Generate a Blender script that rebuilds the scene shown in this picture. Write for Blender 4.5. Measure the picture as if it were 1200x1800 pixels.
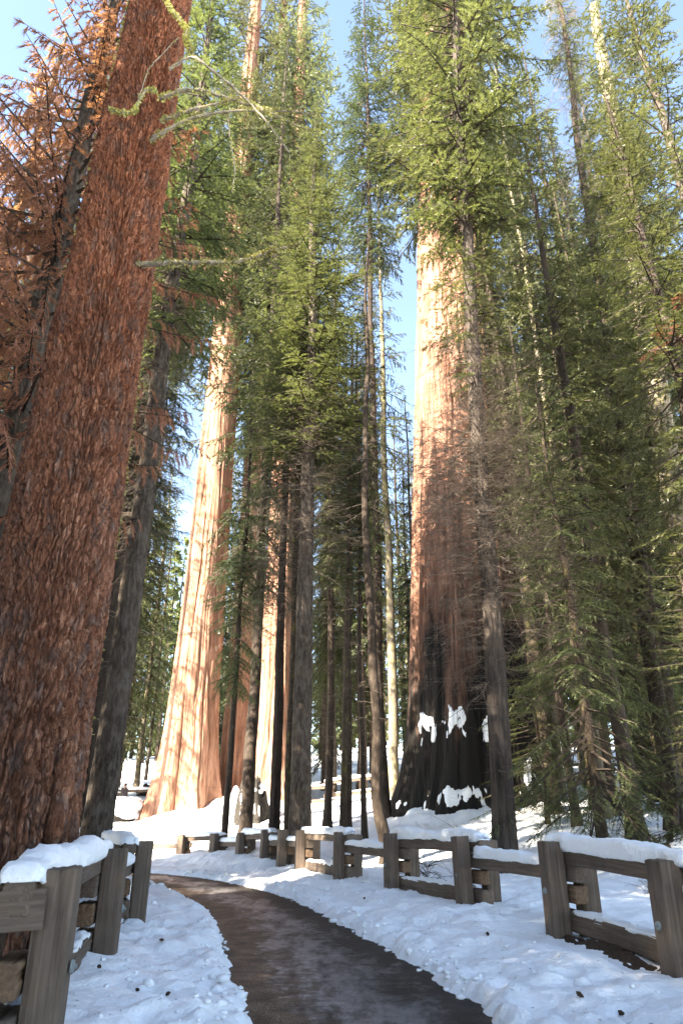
import bpy, math, random
import numpy as np
from mathutils import Vector, Matrix

rad = math.radians
for o in list(bpy.data.objects):
    bpy.data.objects.remove(o)
scene = bpy.context.scene
C = scene.collection

# ------------------------------------------------------------------ camera, sky, sun, exposure
EYE = 1.6
PITCH = rad(24.8)
cam_d = bpy.data.cameras.new("camera")
cam = bpy.data.objects.new("camera", cam_d)
C.objects.link(cam)
cam_d.sensor_fit = 'VERTICAL'
cam_d.sensor_height = 36.0
cam_d.lens = 24.0
cam_d.clip_start = 0.1
cam_d.clip_end = 2000
cam.location = (0, 0, EYE)
cam.rotation_euler = (rad(90) + PITCH, 0, 0)
scene.camera = cam

SUN_DIR = Vector((-0.74, -0.67, 0)).normalized()
SUN_EL = rad(37)
sunv = Vector((SUN_DIR.x * math.cos(SUN_EL), SUN_DIR.y * math.cos(SUN_EL), math.sin(SUN_EL)))
world = bpy.data.worlds.new("World")
scene.world = world
world.use_nodes = True
wn = world.node_tree
bg = wn.nodes["Background"]
sky = wn.nodes.new("ShaderNodeTexSky")
sky.sky_type = 'NISHITA'
sky.sun_disc = False
sky.sun_elevation = SUN_EL
sky.sun_rotation = math.atan2(SUN_DIR.x, SUN_DIR.y)
sky.altitude = 2000
sky.air_density = 1.0
sky.dust_density = 1.4
sky.ozone_density = 1.0
wn.links.new(sky.outputs[0], bg.inputs[0])
bg.inputs[1].default_value = 0.09
sl = bpy.data.lights.new("sun", 'SUN')
sl.energy = 5.0
sl.angle = rad(0.53)
sl.color = (1.0, 0.96, 0.90)
sun = bpy.data.objects.new("sun", sl)
C.objects.link(sun)
sun.rotation_euler = (-sunv).to_track_quat('-Z', 'Y').to_euler()
scene.view_settings.view_transform = 'Standard'
scene.view_settings.look = 'None'
scene.view_settings.gamma = 1.0
scene.view_settings.use_curve_mapping = False
scene.view_settings.exposure = 3.3
scene.view_settings.use_white_balance = True
scene.view_settings.white_balance_temperature = 7500
scene.view_settings.white_balance_tint = 10
scene.cycles.max_bounces = 7
scene.cycles.diffuse_bounces = 5
scene.cycles.glossy_bounces = 2
scene.cycles.transmission_bounces = 4
scene.cycles.sample_clamp_indirect = 6
scene.cycles.use_denoising = True

CP, SP = math.cos(PITCH), math.sin(PITCH)
def at(u, v, y):
    """World point at depth y whose direction from the eye is photo pixel (u, v)."""
    a = (u - 600) / 1200; b = (900 - v) / 1200
    d = (a, CP - b * SP, SP + b * CP)
    s = y / d[1]
    return Vector((d[0] * s, y, EYE + d[2] * s))

# ------------------------------------------------------------------ numpy noise
def _h(ix, iy, iz, seed):
    with np.errstate(over='ignore'):
        h = (ix.astype(np.int64) * 374761393 + iy.astype(np.int64) * 668265263 + iz.astype(np.int64) * 2147483647 + seed * 974634777) & 0xFFFFFFFF
        h = ((h ^ (h >> 13)) * 1274126177) & 0xFFFFFFFF
        h = ((h ^ (h >> 16)) * 2246822519) & 0xFFFFFFFF
        h = h ^ (h >> 15)
    return h.astype(np.float64) / 4294967295.0
def noise2(x, y, seed=0):
    ix = np.floor(x); iy = np.floor(y)
    fx = x - ix; fy = y - iy
    ux = fx * fx * (3 - 2 * fx); uy = fy * fy * (3 - 2 * fy)
    z = np.zeros_like(ix)
    a = _h(ix, iy, z, seed); b = _h(ix + 1, iy, z, seed)
    c = _h(ix, iy + 1, z, seed); d = _h(ix + 1, iy + 1, z, seed)
    return (a * (1 - ux) + b * ux) * (1 - uy) + (c * (1 - ux) + d * ux) * uy - 0.5
def fbm2(x, y, seed=0, oct=4, gain=0.5):
    r = 0; g = 1; f = 1
    for i in range(oct):
        r = r + g * noise2(x * f, y * f, seed + i * 17); g *= gain; f *= 2.03
    return r
def worley(x, y, seed=0):
    ix = np.floor(x); iy = np.floor(y)
    f1 = np.full(x.shape, 9.0); f2 = np.full(x.shape, 9.0); idv = np.zeros(x.shape)
    for dx in (-1, 0, 1):
        for dy in (-1, 0, 1):
            cx = ix + dx; cy = iy + dy; z = np.zeros_like(cx)
            px = cx + _h(cx, cy, z, seed); py = cy + _h(cx, cy, z + 1, seed)
            d = np.hypot(px - x, py - y)
            nid = _h(cx, cy, z + 2, seed)
            closer = d < f1
            f2 = np.where(closer, f1, np.minimum(f2, d))
            idv = np.where(closer, nid, idv)
            f1 = np.where(closer, d, f1)
    return f1, f2, idv
def sstep(a, b, x):
    t = np.clip((x - a) / (b - a), 0, 1)
    return t * t * (3 - 2 * t)

# ------------------------------------------------------------------ mesh + object helpers
class MB:
    """Collects vertices and faces; build() links them as one mesh."""
    def __init__(self):
        self.v = []; self.q = []; self.t = []; self.n = 0; self.qm = []; self.tm = []
    def quads(self, v, q, m=0):
        v = np.asarray(v, float).reshape(-1, 3); q = np.asarray(q, np.int64).reshape(-1, 4)
        self.v.append(v); self.q.append(q + self.n); self.qm.append(np.full(len(q), m)); self.n += len(v)
    def tris(self, v, t, m=0):
        v = np.asarray(v, float).reshape(-1, 3); t = np.asarray(t, np.int64).reshape(-1, 3)
        self.v.append(v); self.t.append(t + self.n); self.tm.append(np.full(len(t), m)); self.n += len(v)
    def mesh(self, name, mats, smooth=True):
        me = bpy.data.meshes.new(name)
        v = np.concatenate(self.v).astype(np.float32)
        q = np.concatenate(self.q) if self.q else np.zeros((0, 4), np.int64)
        t = np.concatenate(self.t) if self.t else np.zeros((0, 3), np.int64)
        me.vertices.add(len(v)); me.vertices.foreach_set("co", v.ravel())
        loops = np.concatenate([q.ravel(), t.ravel()]).astype(np.int32)
        me.loops.add(len(loops)); me.loops.foreach_set("vertex_index", loops)
        npoly = len(q) + len(t)
        me.polygons.add(npoly)
        ls = np.concatenate([np.arange(len(q)) * 4, len(q) * 4 + np.arange(len(t)) * 3]).astype(np.int32)
        lt = np.concatenate([np.full(len(q), 4), np.full(len(t), 3)]).astype(np.int32)
        me.polygons.foreach_set("loop_start", ls); me.polygons.foreach_set("loop_total", lt)
        mi = np.concatenate((self.qm or [np.zeros(0, int)]) + (self.tm or [np.zeros(0, int)])).astype(np.int32)
        me.polygons.foreach_set("material_index", mi)
        me.polygons.foreach_set("use_smooth", np.full(npoly, smooth))
        for m in (mats if isinstance(mats, (list, tuple)) else [mats]):
            me.materials.append(m)
        me.update(calc_edges=True)
        me.validate()
        return me
def grid_faces(nu, nv, wrap=False):
    """nu columns (wrapped or not) x nv rows; vertex index = row*nu + col."""
    c = np.arange(nu if wrap else nu - 1); r = np.arange(nv - 1)
    R, K = np.meshgrid(r, c, indexing='ij')
    K2 = (K + 1) % nu
    return np.stack([R * nu + K, R * nu + K2, (R + 1) * nu + K2, (R + 1) * nu + K], -1).reshape(-1, 4)
def tube_arrays(pts, radii, n=5):
    pts = np.asarray(pts, float); m = len(pts)
    tan = np.gradient(pts, axis=0); tan /= np.linalg.norm(tan, axis=1)[:, None] + 1e-9
    ref = np.where(np.abs(tan[:, 2:3]) > 0.9, np.array([[1.0, 0, 0]]), np.array([[0, 0, 1.0]]))
    a = np.cross(tan, ref); a /= np.linalg.norm(a, axis=1)[:, None] + 1e-9
    b = np.cross(tan, a)
    th = np.arange(n) * 2 * math.pi / n
    r = np.asarray(radii, float).reshape(-1, 1, 1)
    v = pts[:, None, :] + r * (np.cos(th)[None, :, None] * a[:, None, :] + np.sin(th)[None, :, None] * b[:, None, :])
    return v.reshape(-1, 3), grid_faces(n, m, True)
def tubes_batch(P, R, n=3):
    """P: (N, m, 3) polylines, R: (N, m) radii -> verts, quads of N tubes."""
    N, m, _ = P.shape
    tan = np.gradient(P, axis=1); tan /= np.linalg.norm(tan, axis=2)[..., None] + 1e-9
    ref = np.where(np.abs(tan[..., 2:3]) > 0.9, np.array([1.0, 0, 0]), np.array([0, 0, 1.0]))
    a = np.cross(tan, ref); a /= np.linalg.norm(a, axis=2)[..., None] + 1e-9
    b = np.cross(tan, a)
    th = np.arange(n) * 2 * math.pi / n
    v = P[:, :, None, :] + R[:, :, None, None] * (np.cos(th)[:, None] * a[:, :, None, :] + np.sin(th)[:, None] * b[:, :, None, :])
    f = grid_faces(n, m, True)
    F = f[None] + (np.arange(N) * n * m)[:, None, None]
    return v.reshape(-1, 3), F.reshape(-1, 4)
def link(name, me, parent=None, loc=(0, 0, 0)):
    o = bpy.data.objects.new(name, me); C.objects.link(o); o.location = loc
    if parent: o.parent = parent
    return o
def tag(o, label, cat, group=None, kind=None):
    o['label'] = label; o['category'] = cat
    if group: o['group'] = group
    if kind: o['kind'] = kind
    return o
def thing(name, label, cat, loc=(0, 0, 0), group=None):
    o = bpy.data.objects.new(name, None); C.objects.link(o); o.location = loc
    return tag(o, label, cat, group)

# ------------------------------------------------------------------ materials
def material(name, rough=0.8, spec=0.3):
    m = bpy.data.materials.new(name); m.use_nodes = True
    b = m.node_tree.nodes["Principled BSDF"]
    b.inputs["Roughness"].default_value = rough
    b.inputs["Specular IOR Level"].default_value = spec
    return m, m.node_tree, b
def N(t, kind, **kw):
    n = t.nodes.new(kind)
    for k, v in kw.items():
        if k in n.inputs: n.inputs[k].default_value = v
        else: setattr(n, k, v)
    return n
def coords(t, scale=(1, 1, 1), kind="Object"):
    tc = N(t, "ShaderNodeTexCoord"); mp = N(t, "ShaderNodeMapping")
    mp.inputs["Scale"].default_value = scale
    t.links.new(tc.outputs[kind], mp.inputs[0])
    return mp.outputs[0]
def noise(t, vec, scale, detail=4, rough=0.6, dist=0.0):
    n = N(t, "ShaderNodeTexNoise", Scale=scale, Detail=detail, Roughness=rough, Distortion=dist)
    t.links.new(vec, n.inputs["Vector"]); return n.outputs["Fac"]
def ramp(t, fac, stops):
    r = N(t, "ShaderNodeValToRGB"); e = r.color_ramp.elements
    while len(e) > 1: e.remove(e[-1])
    e[0].position = stops[0][0]; e[0].color = (*stops[0][1], 1)
    for p, c in stops[1:]:
        k = e.new(p); k.color = (*c, 1)
    t.links.new(fac, r.inputs[0]); return r.outputs[0]
def mix(t, fac, a, b, mode='MIX'):
    m = N(t, "ShaderNodeMix", data_type='RGBA', blend_type=mode)
    for sock, val in ((m.inputs[0], fac), (m.inputs[6], a), (m.inputs[7], b)):
        if isinstance(val, (int, float)): sock.default_value = val
        elif isinstance(val, tuple): sock.default_value = (*val, 1)
        else: t.links.new(val, sock)
    return m.outputs[2]
def mathn(t, op, a, b=0.0, clamp=False):
    m = N(t, "ShaderNodeMath", operation=op); m.use_clamp = clamp
    for s, val in ((m.inputs[0], a), (m.inputs[1], b)):
        if isinstance(val, (int, float)): s.default_value = val
        else: t.links.new(val, s)
    return m.outputs[0]
def bump(t, b, height, strength=0.5, dist=0.05):
    n = N(t, "ShaderNodeBump", Strength=strength, Distance=dist)
    t.links.new(height, n.inputs["Height"]); t.links.new(n.outputs[0], b.inputs["Normal"])

def snow_mat():
    m, t, b = material("snow", 0.55, 0.25)
    v = coords(t)
    n1 = noise(t, v, 1.3, 6, 0.6); n2 = noise(t, v, 26, 5, 0.7); n3 = noise(t, v, 9, 3)
    col = ramp(t, n1, [(0.3, (0.80, 0.82, 0.84)), (0.6, (0.86, 0.875, 0.89))])
    sp = ramp(t, noise(t, v, 60, 2), [(0.70, (0, 0, 0)), (0.76, (1, 1, 1))])
    sp2 = ramp(t, n3, [(0.45, (0, 0, 0)), (0.7, (0.5, 0.5, 0.5))])
    col = mix(t, mathn(t, 'MULTIPLY', sp, sp2), col, (0.42, 0.36, 0.29))
    t.links.new(col, b.inputs["Base Color"])
    h = mathn(t, 'ADD', mathn(t, 'MULTIPLY', n2, 0.35), n3)
    bump(t, b, h, 0.55, 0.06)
    return m
def bark_mat(name, dark, mid, light, zs=0.16, scale=9.0, bstr=0.8, bdist=0.05, moss=None, moss_amt=0.5, char_shade=None, patch=None, plates=None):
    m, t, b = material(name, 0.88, 0.15)
    v = coords(t, (1, 1, zs))
    n1 = noise(t, v, scale, 6, 0.65, 0.4); n2 = noise(t, v, scale * 3.1, 4, 0.6)
    v2 = coords(t, (1, 1, 0.45)); n3 = noise(t, v2, 1.1, 4, 0.6)
    f = mathn(t, 'ADD', mathn(t, 'MULTIPLY', n1, 0.75), mathn(t, 'MULTIPLY', n2, 0.25))
    col = ramp(t, f, [(0.36, dark), (0.5, mid), (0.66, light)])
    col = mix(t, 0.35, col, ramp(t, n3, [(0.35, dark), (0.65, light)]))
    if patch:
        pm = ramp(t, noise(t, coords(t, (1, 1, 0.35)), 7.0, 5, 0.65), [(0.50, (0, 0, 0)), (0.62, (1, 1, 1))])
        col = mix(t, mathn(t, 'MULTIPLY', pm, 0.75), col, patch)
    if plates:
        vo = N(t, "ShaderNodeTexVoronoi", Scale=plates); vm = N(t, "ShaderNodeVectorMath", operation='ADD')
        nd = N(t, "ShaderNodeTexNoise", Scale=5.0, Detail=3.0); t.links.new(coords(t, (1, 1, 0.5)), nd.inputs["Vector"])
        sc_ = N(t, "ShaderNodeVectorMath", operation='SCALE'); sc_.inputs["Scale"].default_value = 0.30; t.links.new(nd.outputs["Color"], sc_.inputs[0])
        t.links.new(coords(t, (1, 1, 0.27)), vm.inputs[0]); t.links.new(sc_.outputs[0], vm.inputs[1]); t.links.new(vm.outputs[0], vo.inputs["Vector"])
        sp_ = N(t, "ShaderNodeSeparateColor"); t.links.new(vo.outputs["Color"], sp_.inputs[0])
        tone = ramp(t, sp_.outputs[0], [(0.0, (0.62, 0.58, 0.58)), (0.45, (0.95, 0.92, 0.92)), (0.85, (1.2, 1.2, 1.22)), (0.97, (1.5, 1.75, 1.9))])
        col = mix(t, 1.0, col, tone, 'MULTIPLY')
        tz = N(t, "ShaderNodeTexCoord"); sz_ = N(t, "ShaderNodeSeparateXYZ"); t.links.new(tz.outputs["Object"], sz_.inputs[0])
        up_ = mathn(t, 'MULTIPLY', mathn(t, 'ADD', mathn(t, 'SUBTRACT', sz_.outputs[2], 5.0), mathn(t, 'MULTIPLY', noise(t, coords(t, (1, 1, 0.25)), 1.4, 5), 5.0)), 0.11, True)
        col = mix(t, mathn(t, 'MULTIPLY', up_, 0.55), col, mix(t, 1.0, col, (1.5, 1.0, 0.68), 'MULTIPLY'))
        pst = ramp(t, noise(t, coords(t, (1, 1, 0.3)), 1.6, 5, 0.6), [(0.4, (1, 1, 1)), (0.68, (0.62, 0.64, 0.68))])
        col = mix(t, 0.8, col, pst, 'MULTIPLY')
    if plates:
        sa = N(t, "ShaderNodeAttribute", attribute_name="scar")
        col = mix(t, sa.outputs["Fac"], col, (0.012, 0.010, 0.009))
    if moss:
        g = coords(t, (1, 1, 0.5)); nm = noise(t, g, 3.5, 6, 0.75)
        mk = ramp(t, nm, [(0.62 - moss_amt * 0.25, (0, 0, 0)), (0.72 - moss_amt * 0.2, (1, 1, 1))])
        col = mix(t, mk, col, moss)
    if char_shade:
        # charcoal of the burnt foot, carried higher to paint in the trunk's shade
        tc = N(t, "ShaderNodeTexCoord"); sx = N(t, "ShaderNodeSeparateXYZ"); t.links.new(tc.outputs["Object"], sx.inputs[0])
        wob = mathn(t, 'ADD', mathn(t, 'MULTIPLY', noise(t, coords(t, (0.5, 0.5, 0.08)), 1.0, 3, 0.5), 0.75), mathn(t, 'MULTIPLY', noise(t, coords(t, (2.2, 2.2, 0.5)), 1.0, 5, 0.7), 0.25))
        e = mathn(t, 'SUBTRACT', mathn(t, 'MULTIPLY', wob, char_shade * 5.0), sx.outputs[2])
        e = mathn(t, 'MULTIPLY', mathn(t, 'SUBTRACT', e, char_shade * 0.10), 0.15, True)
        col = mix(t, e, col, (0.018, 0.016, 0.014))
    t.links.new(col, b.inputs["Base Color"])
    bump(t, b, mathn(t, 'ADD', mathn(t, 'MULTIPLY', n1, 1.0), mathn(t, 'MULTIPLY', n2, 0.4)), bstr, bdist)
    return m
def leaf_mat(name, c0, c1, c2, trans=0.45):
    m = bpy.data.materials.new(name); m.use_nodes = True; t = m.node_tree
    t.nodes.remove(t.nodes["Principled BSDF"]); out = t.nodes["Material Output"]
    g = N(t, "ShaderNodeNewGeometry"); oi = N(t, "ShaderNodeObjectInfo")
    col = ramp(t, g.outputs["Random Per Island"], [(0.0, c0), (0.55, c1), (1.0, c2)])
    nz = noise(t, coords(t), 0.9, 3)
    col = mix(t, 0.45, col, ramp(t, nz, [(0.35, c0), (0.65, c2)]))
    hs = N(t, "ShaderNodeHueSaturation", Saturation=0.86)
    t.links.new(mathn(t, 'ADD', mathn(t, 'MULTIPLY', oi.outputs["Random"], 0.035), 0.482), hs.inputs["Hue"])
    t.links.new(mathn(t, 'ADD', mathn(t, 'MULTIPLY', oi.outputs["Random"], 0.5), 0.75), hs.inputs["Value"])
    t.links.new(col, hs.inputs["Color"])
    d = N(t, "ShaderNodeBsdfDiffuse"); tr = N(t, "ShaderNodeBsdfTranslucent"); gl = N(t, "ShaderNodeBsdfGlossy", Roughness=0.45)
    t.links.new(hs.outputs[0], d.inputs[0])
    t.links.new(mix(t, 1.0, hs.outputs[0], (0.95, 1.0, 0.55), 'MULTIPLY'), tr.inputs[0])
    ms = N(t, "ShaderNodeMixShader"); ms.inputs[0].default_value = trans
    t.links.new(d.outputs[0], ms.inputs[1]); t.links.new(tr.outputs[0], ms.inputs[2])
    ms2 = N(t, "ShaderNodeMixShader"); ms2.inputs[0].default_value = 0.02
    t.links.new(ms.outputs[0], ms2.inputs[1]); t.links.new(gl.outputs[0], ms2.inputs[2])
    t.links.new(ms2.outputs[0], out.inputs[0])
    return m
def wood_mat(name="weathered_wood", dark=(0.055, 0.039, 0.028), mid=(0.118, 0.086, 0.064), light=(0.195, 0.15, 0.117)):
    m, t, b = material(name, 0.82, 0.2)
    oi = N(t, "ShaderNodeObjectInfo")
    va = N(t, "ShaderNodeVectorMath", operation='ADD'); cb = N(t, "ShaderNodeCombineXYZ")
    for k in range(3): t.links.new(mathn(t, 'MULTIPLY', oi.outputs["Random"], 7.0 + 5 * k), cb.inputs[k])
    tc = N(t, "ShaderNodeTexCoord"); t.links.new(tc.outputs["Object"], va.inputs[0]); t.links.new(cb.outputs[0], va.inputs[1])
    mp = N(t, "ShaderNodeMapping"); mp.inputs["Scale"].default_value = (1, 1, 0.045); t.links.new(va.outputs[0], mp.inputs[0])
    n1 = noise(t, mp.outputs[0], 26, 6, 0.65, 0.3); n2 = noise(t, mp.outputs[0], 95, 4, 0.6)
    n3 = noise(t, va.outputs[0], 2.2, 4, 0.6)
    col = ramp(t, n1, [(0.33, dark), (0.5, mid), (0.68, light)])
    col = mix(t, 0.5, col, ramp(t, n3, [(0.3, (0.075, 0.055, 0.042)), (0.55, (0.14, 0.107, 0.084)), (0.75, (0.18, 0.118, 0.075))]))
    crack = ramp(t, n2, [(0.26, (0.35, 0.33, 0.3)), (0.38, (1, 1, 1))])
    col = mix(t, 0.7, col, crack, 'MULTIPLY')
    t.links.new(col, b.inputs["Base Color"])
    bump(t, b, mathn(t, 'ADD', n1, mathn(t, 'MULTIPLY', n2, 0.7)), 0.6, 0.012)
    return m
def flat_mat(name, col, rough=0.8, var=0.4, sc=8.0):
    m, t, b = material(name, rough, 0.2)
    n = noise(t, coords(t), sc, 5, 0.65)
    lo = tuple(c * (1 - var) for c in col); hi = tuple(min(1, c * (1 + var)) for c in col)
    t.links.new(ramp(t, n, [(0.3, lo), (0.7, hi)]), b.inputs["Base Color"])
    bump(t, b, n, 0.4, 0.02)
    return m
def path_mat():
    m, t, b = material("path_surface", 0.6, 0.35)
    v = coords(t); vs = coords(t, (1, 0.35, 1))
    at_ = N(t, "ShaderNodeAttribute", attribute_name="across")
    wide = noise(t, vs, 0.9, 5, 0.65, 0.3); fine = noise(t, v, 55, 6, 0.8); midn = noise(t, v, 6, 5, 0.7)
    asphalt = ramp(t, fine, [(0.38, (0.008, 0.0072, 0.0065)), (0.5, (0.020, 0.0175, 0.0155)), (0.64, (0.065, 0.058, 0.053))])
    litter = ramp(t, fine, [(0.38, (0.014, 0.0095, 0.007)), (0.5, (0.062, 0.044, 0.031)), (0.62, (0.25, 0.18, 0.13))])
    ice = ramp(t, midn, [(0.3, (0.085, 0.081, 0.081)), (0.5, (0.19, 0.184, 0.187)), (0.72, (0.38, 0.375, 0.38))])
    # needle litter gathers along the left side, thin grey ice in the middle, bare asphalt on the right
    s = mathn(t, 'ADD', at_.outputs["Fac"], mathn(t, 'MULTIPLY', mathn(t, 'SUBTRACT', wide, 0.5), 0.9))
    s2 = mathn(t, 'ADD', s, mathn(t, 'MULTIPLY', mathn(t, 'SUBTRACT', midn, 0.5), 0.5))
    icem = ramp(t, s2, [(0.28, (0, 0, 0)), (0.42, (1, 1, 1)), (0.62, (0.8, 0.8, 0.8)), (0.74, (0, 0, 0))])
    litm = ramp(t, s2, [(0.30, (1, 1, 1)), (0.44, (0.05, 0.05, 0.05)), (0.93, (0, 0, 0)), (1.0, (0.5, 0.5, 0.5))])
    blot = ramp(t, noise(t, v, 2.4, 6, 0.75), [(0.36, (0.30, 0.28, 0.26)), (0.5, (0.9, 0.88, 0.85)), (0.64, (1.7, 1.65, 1.6))])
    col = mix(t, litm, asphalt, litter)
    brk = ramp(t, noise(t, vs, 3.2, 6, 0.7), [(0.34, (0, 0, 0)), (0.55, (0.9, 0.9, 0.9))])
    im = mathn(t, 'MULTIPLY', icem, brk)
    col = mix(t, 1.0, col, blot, 'MULTIPLY')
    col = mix(t, im, col, ice)
    t.links.new(col, b.inputs["Base Color"])
    t.links.new(ramp(t, im, [(0.0, (0.62,) * 3), (0.8, (0.42,) * 3)]), b.inputs["Roughness"])
    bump(t, b, mathn(t, 'ADD', fine, mathn(t, 'MULTIPLY', midn, 1.5)), 0.5, 0.02)
    return m

M_snow = snow_mat()
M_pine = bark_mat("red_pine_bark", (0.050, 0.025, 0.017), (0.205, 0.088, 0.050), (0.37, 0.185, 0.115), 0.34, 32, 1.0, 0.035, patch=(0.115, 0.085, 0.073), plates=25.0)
M_seq = bark_mat("sequoia_bark", (0.12, 0.052, 0.032), (0.30, 0.150, 0.095), (0.45, 0.275, 0.20), 0.04, 6, 1.0, 0.16)
M_seqburn_shade = bark_mat("burnt_shaded_sequoia_bark", (0.075, 0.031, 0.020), (0.22, 0.100, 0.064), (0.42, 0.245, 0.175), 0.04, 5.5, 1.0, 0.16, char_shade=5.5)
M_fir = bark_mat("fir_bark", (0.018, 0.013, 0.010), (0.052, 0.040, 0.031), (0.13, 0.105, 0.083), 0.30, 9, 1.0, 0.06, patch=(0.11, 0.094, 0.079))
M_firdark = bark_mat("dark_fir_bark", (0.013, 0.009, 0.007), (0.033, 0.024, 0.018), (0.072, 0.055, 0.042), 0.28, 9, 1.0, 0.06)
M_mossbark = bark_mat("mossy_bark", (0.055, 0.043, 0.033), (0.12, 0.10, 0.075), (0.22, 0.19, 0.145), 0.25, 10, 0.9, 0.05, moss=(0.17, 0.155, 0.055), moss_amt=0.45)
M_mossdark = bark_mat("lightly_mossed_bark", (0.014, 0.010, 0.007), (0.040, 0.029, 0.021), (0.085, 0.065, 0.049), 0.28, 9, 1.0, 0.06, moss=(0.10, 0.09, 0.03), moss_amt=0.35)
M_cedar = bark_mat("cedar_bark", (0.016, 0.012, 0.010), (0.048, 0.037, 0.030), (0.105, 0.085, 0.070), 0.10, 9, 1.0, 0.06)
M_char = flat_mat("charred_wood", (0.022, 0.019, 0.016), 0.9, 0.6, 6)
M_twig = flat_mat("dead_twig", (0.12, 0.095, 0.075), 0.9, 0.4, 3)
M_branch = flat_mat("branch_wood", (0.045, 0.034, 0.026), 0.9, 0.4, 3)
M_pale = flat_mat("bleached_branch", (0.30, 0.26, 0.20), 0.85, 0.35, 6)
M_lichen = leaf_mat("lichen", (0.28, 0.26, 0.05), (0.40, 0.37, 0.08), (0.50, 0.47, 0.14), 0.25)
M_wood = wood_mat()
M_cut = wood_mat("split_log", (0.06, 0.028, 0.012), (0.15, 0.075, 0.032), (0.25, 0.14, 0.065))
M_metal = flat_mat("galvanised_bolt", (0.22, 0.25, 0.25), 0.5, 0.3, 30)
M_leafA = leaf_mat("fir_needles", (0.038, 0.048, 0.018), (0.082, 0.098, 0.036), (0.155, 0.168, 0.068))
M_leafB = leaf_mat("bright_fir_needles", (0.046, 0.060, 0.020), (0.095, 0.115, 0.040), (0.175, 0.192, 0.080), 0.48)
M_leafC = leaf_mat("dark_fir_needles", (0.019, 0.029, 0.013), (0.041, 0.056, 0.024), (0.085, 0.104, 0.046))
M_leafS = leaf_mat("sequoia_foliage", (0.045, 0.054, 0.022), (0.085, 0.097, 0.038), (0.16, 0.165, 0.072))
M_leafF = leaf_mat("far_needles", (0.055, 0.066, 0.026), (0.095, 0.112, 0.045), (0.16, 0.175, 0.08), 0.45)
M_dead = leaf_mat("dead_red_needles", (0.19, 0.058, 0.036), (0.32, 0.105, 0.062), (0.44, 0.18, 0.11), 0.4)
M_path = path_mat()
M_litter = flat_mat("forest_litter", (0.055, 0.035, 0.022), 0.9, 0.5, 30)

# ------------------------------------------------------------------ terrain
PL = np.array([(1.6, -14), (0.6, -4), (0.1, 1), (-0.4, 4.2), (-0.89, 7.48), (-1.44, 10.23), (-1.94, 12.66), (-2.55, 15.3), (-3.32, 17.9), (-4.73, 21.2), (-6.3, 24.8), (-8.6, 27.6), (-12, 29.8), (-17, 31.5), (-26, 33)], float)
PR = np.array([(4.2, -14), (3.2, -4), (2.5, 1), (1.95, 4.2), (1.43, 7.48), (1.1, 9.86), (0.67, 11.81), (0.0, 14.4), (-0.55, 16.9), (-1.2, 19.3), (-3.16, 24.2), (-5.4, 28.0), (-8.6, 31.0), (-14, 33.4), (-26, 36)], float)
def resample(p, n):
    d = np.concatenate([[0], np.cumsum(np.hypot(*np.diff(p, axis=0).T))]); s = np.linspace(0, d[-1], n)
    # Catmull-like smoothing by cubic interpolation of the parameter
    q = np.stack([np.interp(s, d, p[:, k]) for k in (0, 1)], 1)
    for _ in range(6):
        q[1:-1] = (q[:-2] + 2 * q[1:-1] + q[2:]) / 4
    return q
PLs, PRs = resample(PL, 90), resample(PR, 90)
def path_dist(x, y):
    """Signed distance to the path's outline: negative on the path."""
    poly = np.concatenate([PLs, PRs[::-1]])
    shp = x.shape; x = x.ravel(); y = y.ravel()
    best = np.full(x.shape, 1e9); inside = np.zeros(x.shape, bool)
    n = len(poly)
    for i in range(n):
        ax, ay = poly[i]; bx, by = poly[(i + 1) % n]
        dx, dy = bx - ax, by - ay
        l2 = dx * dx + dy * dy + 1e-12
        tt = np.clip(((x - ax) * dx + (y - ay) * dy) / l2, 0, 1)
        best = np.minimum(best, np.hypot(ax + tt * dx - x, ay + tt * dy - y))
        if ay != by:
            inside ^= ((ay > y) != (by > y)) & (x < (bx - ax) * (y - ay) / (by - ay) + ax)
    return np.where(inside, -best, best).reshape(shp)
TREE_MOUNDS = []           # (x, y, radius, height): drifts of snow against large trunks
def base_height(x, y):
    y0 = 27.5 - np.where(x < 0, 0.95, 0.65) * np.clip(x, -11, 10)
    u = (y - y0) / 3.0
    h = 0.14 * 3.0 * np.where(u > 20, u, np.log1p(np.exp(np.clip(u, -30, 30))))
    far = np.maximum(y - 120, 0)
    h = h - 0.10 * far * (1 - np.exp(-far / 60)) + 0.0
    h = h + 0.5 * fbm2(x * 0.09, y * 0.09, 5, 3) * sstep(22, 45, y) + 0.25 * fbm2(x * 0.3, y * 0.3, 9, 3) * sstep(20, 34, y + np.abs(x) * 0.4)
    return h
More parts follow.
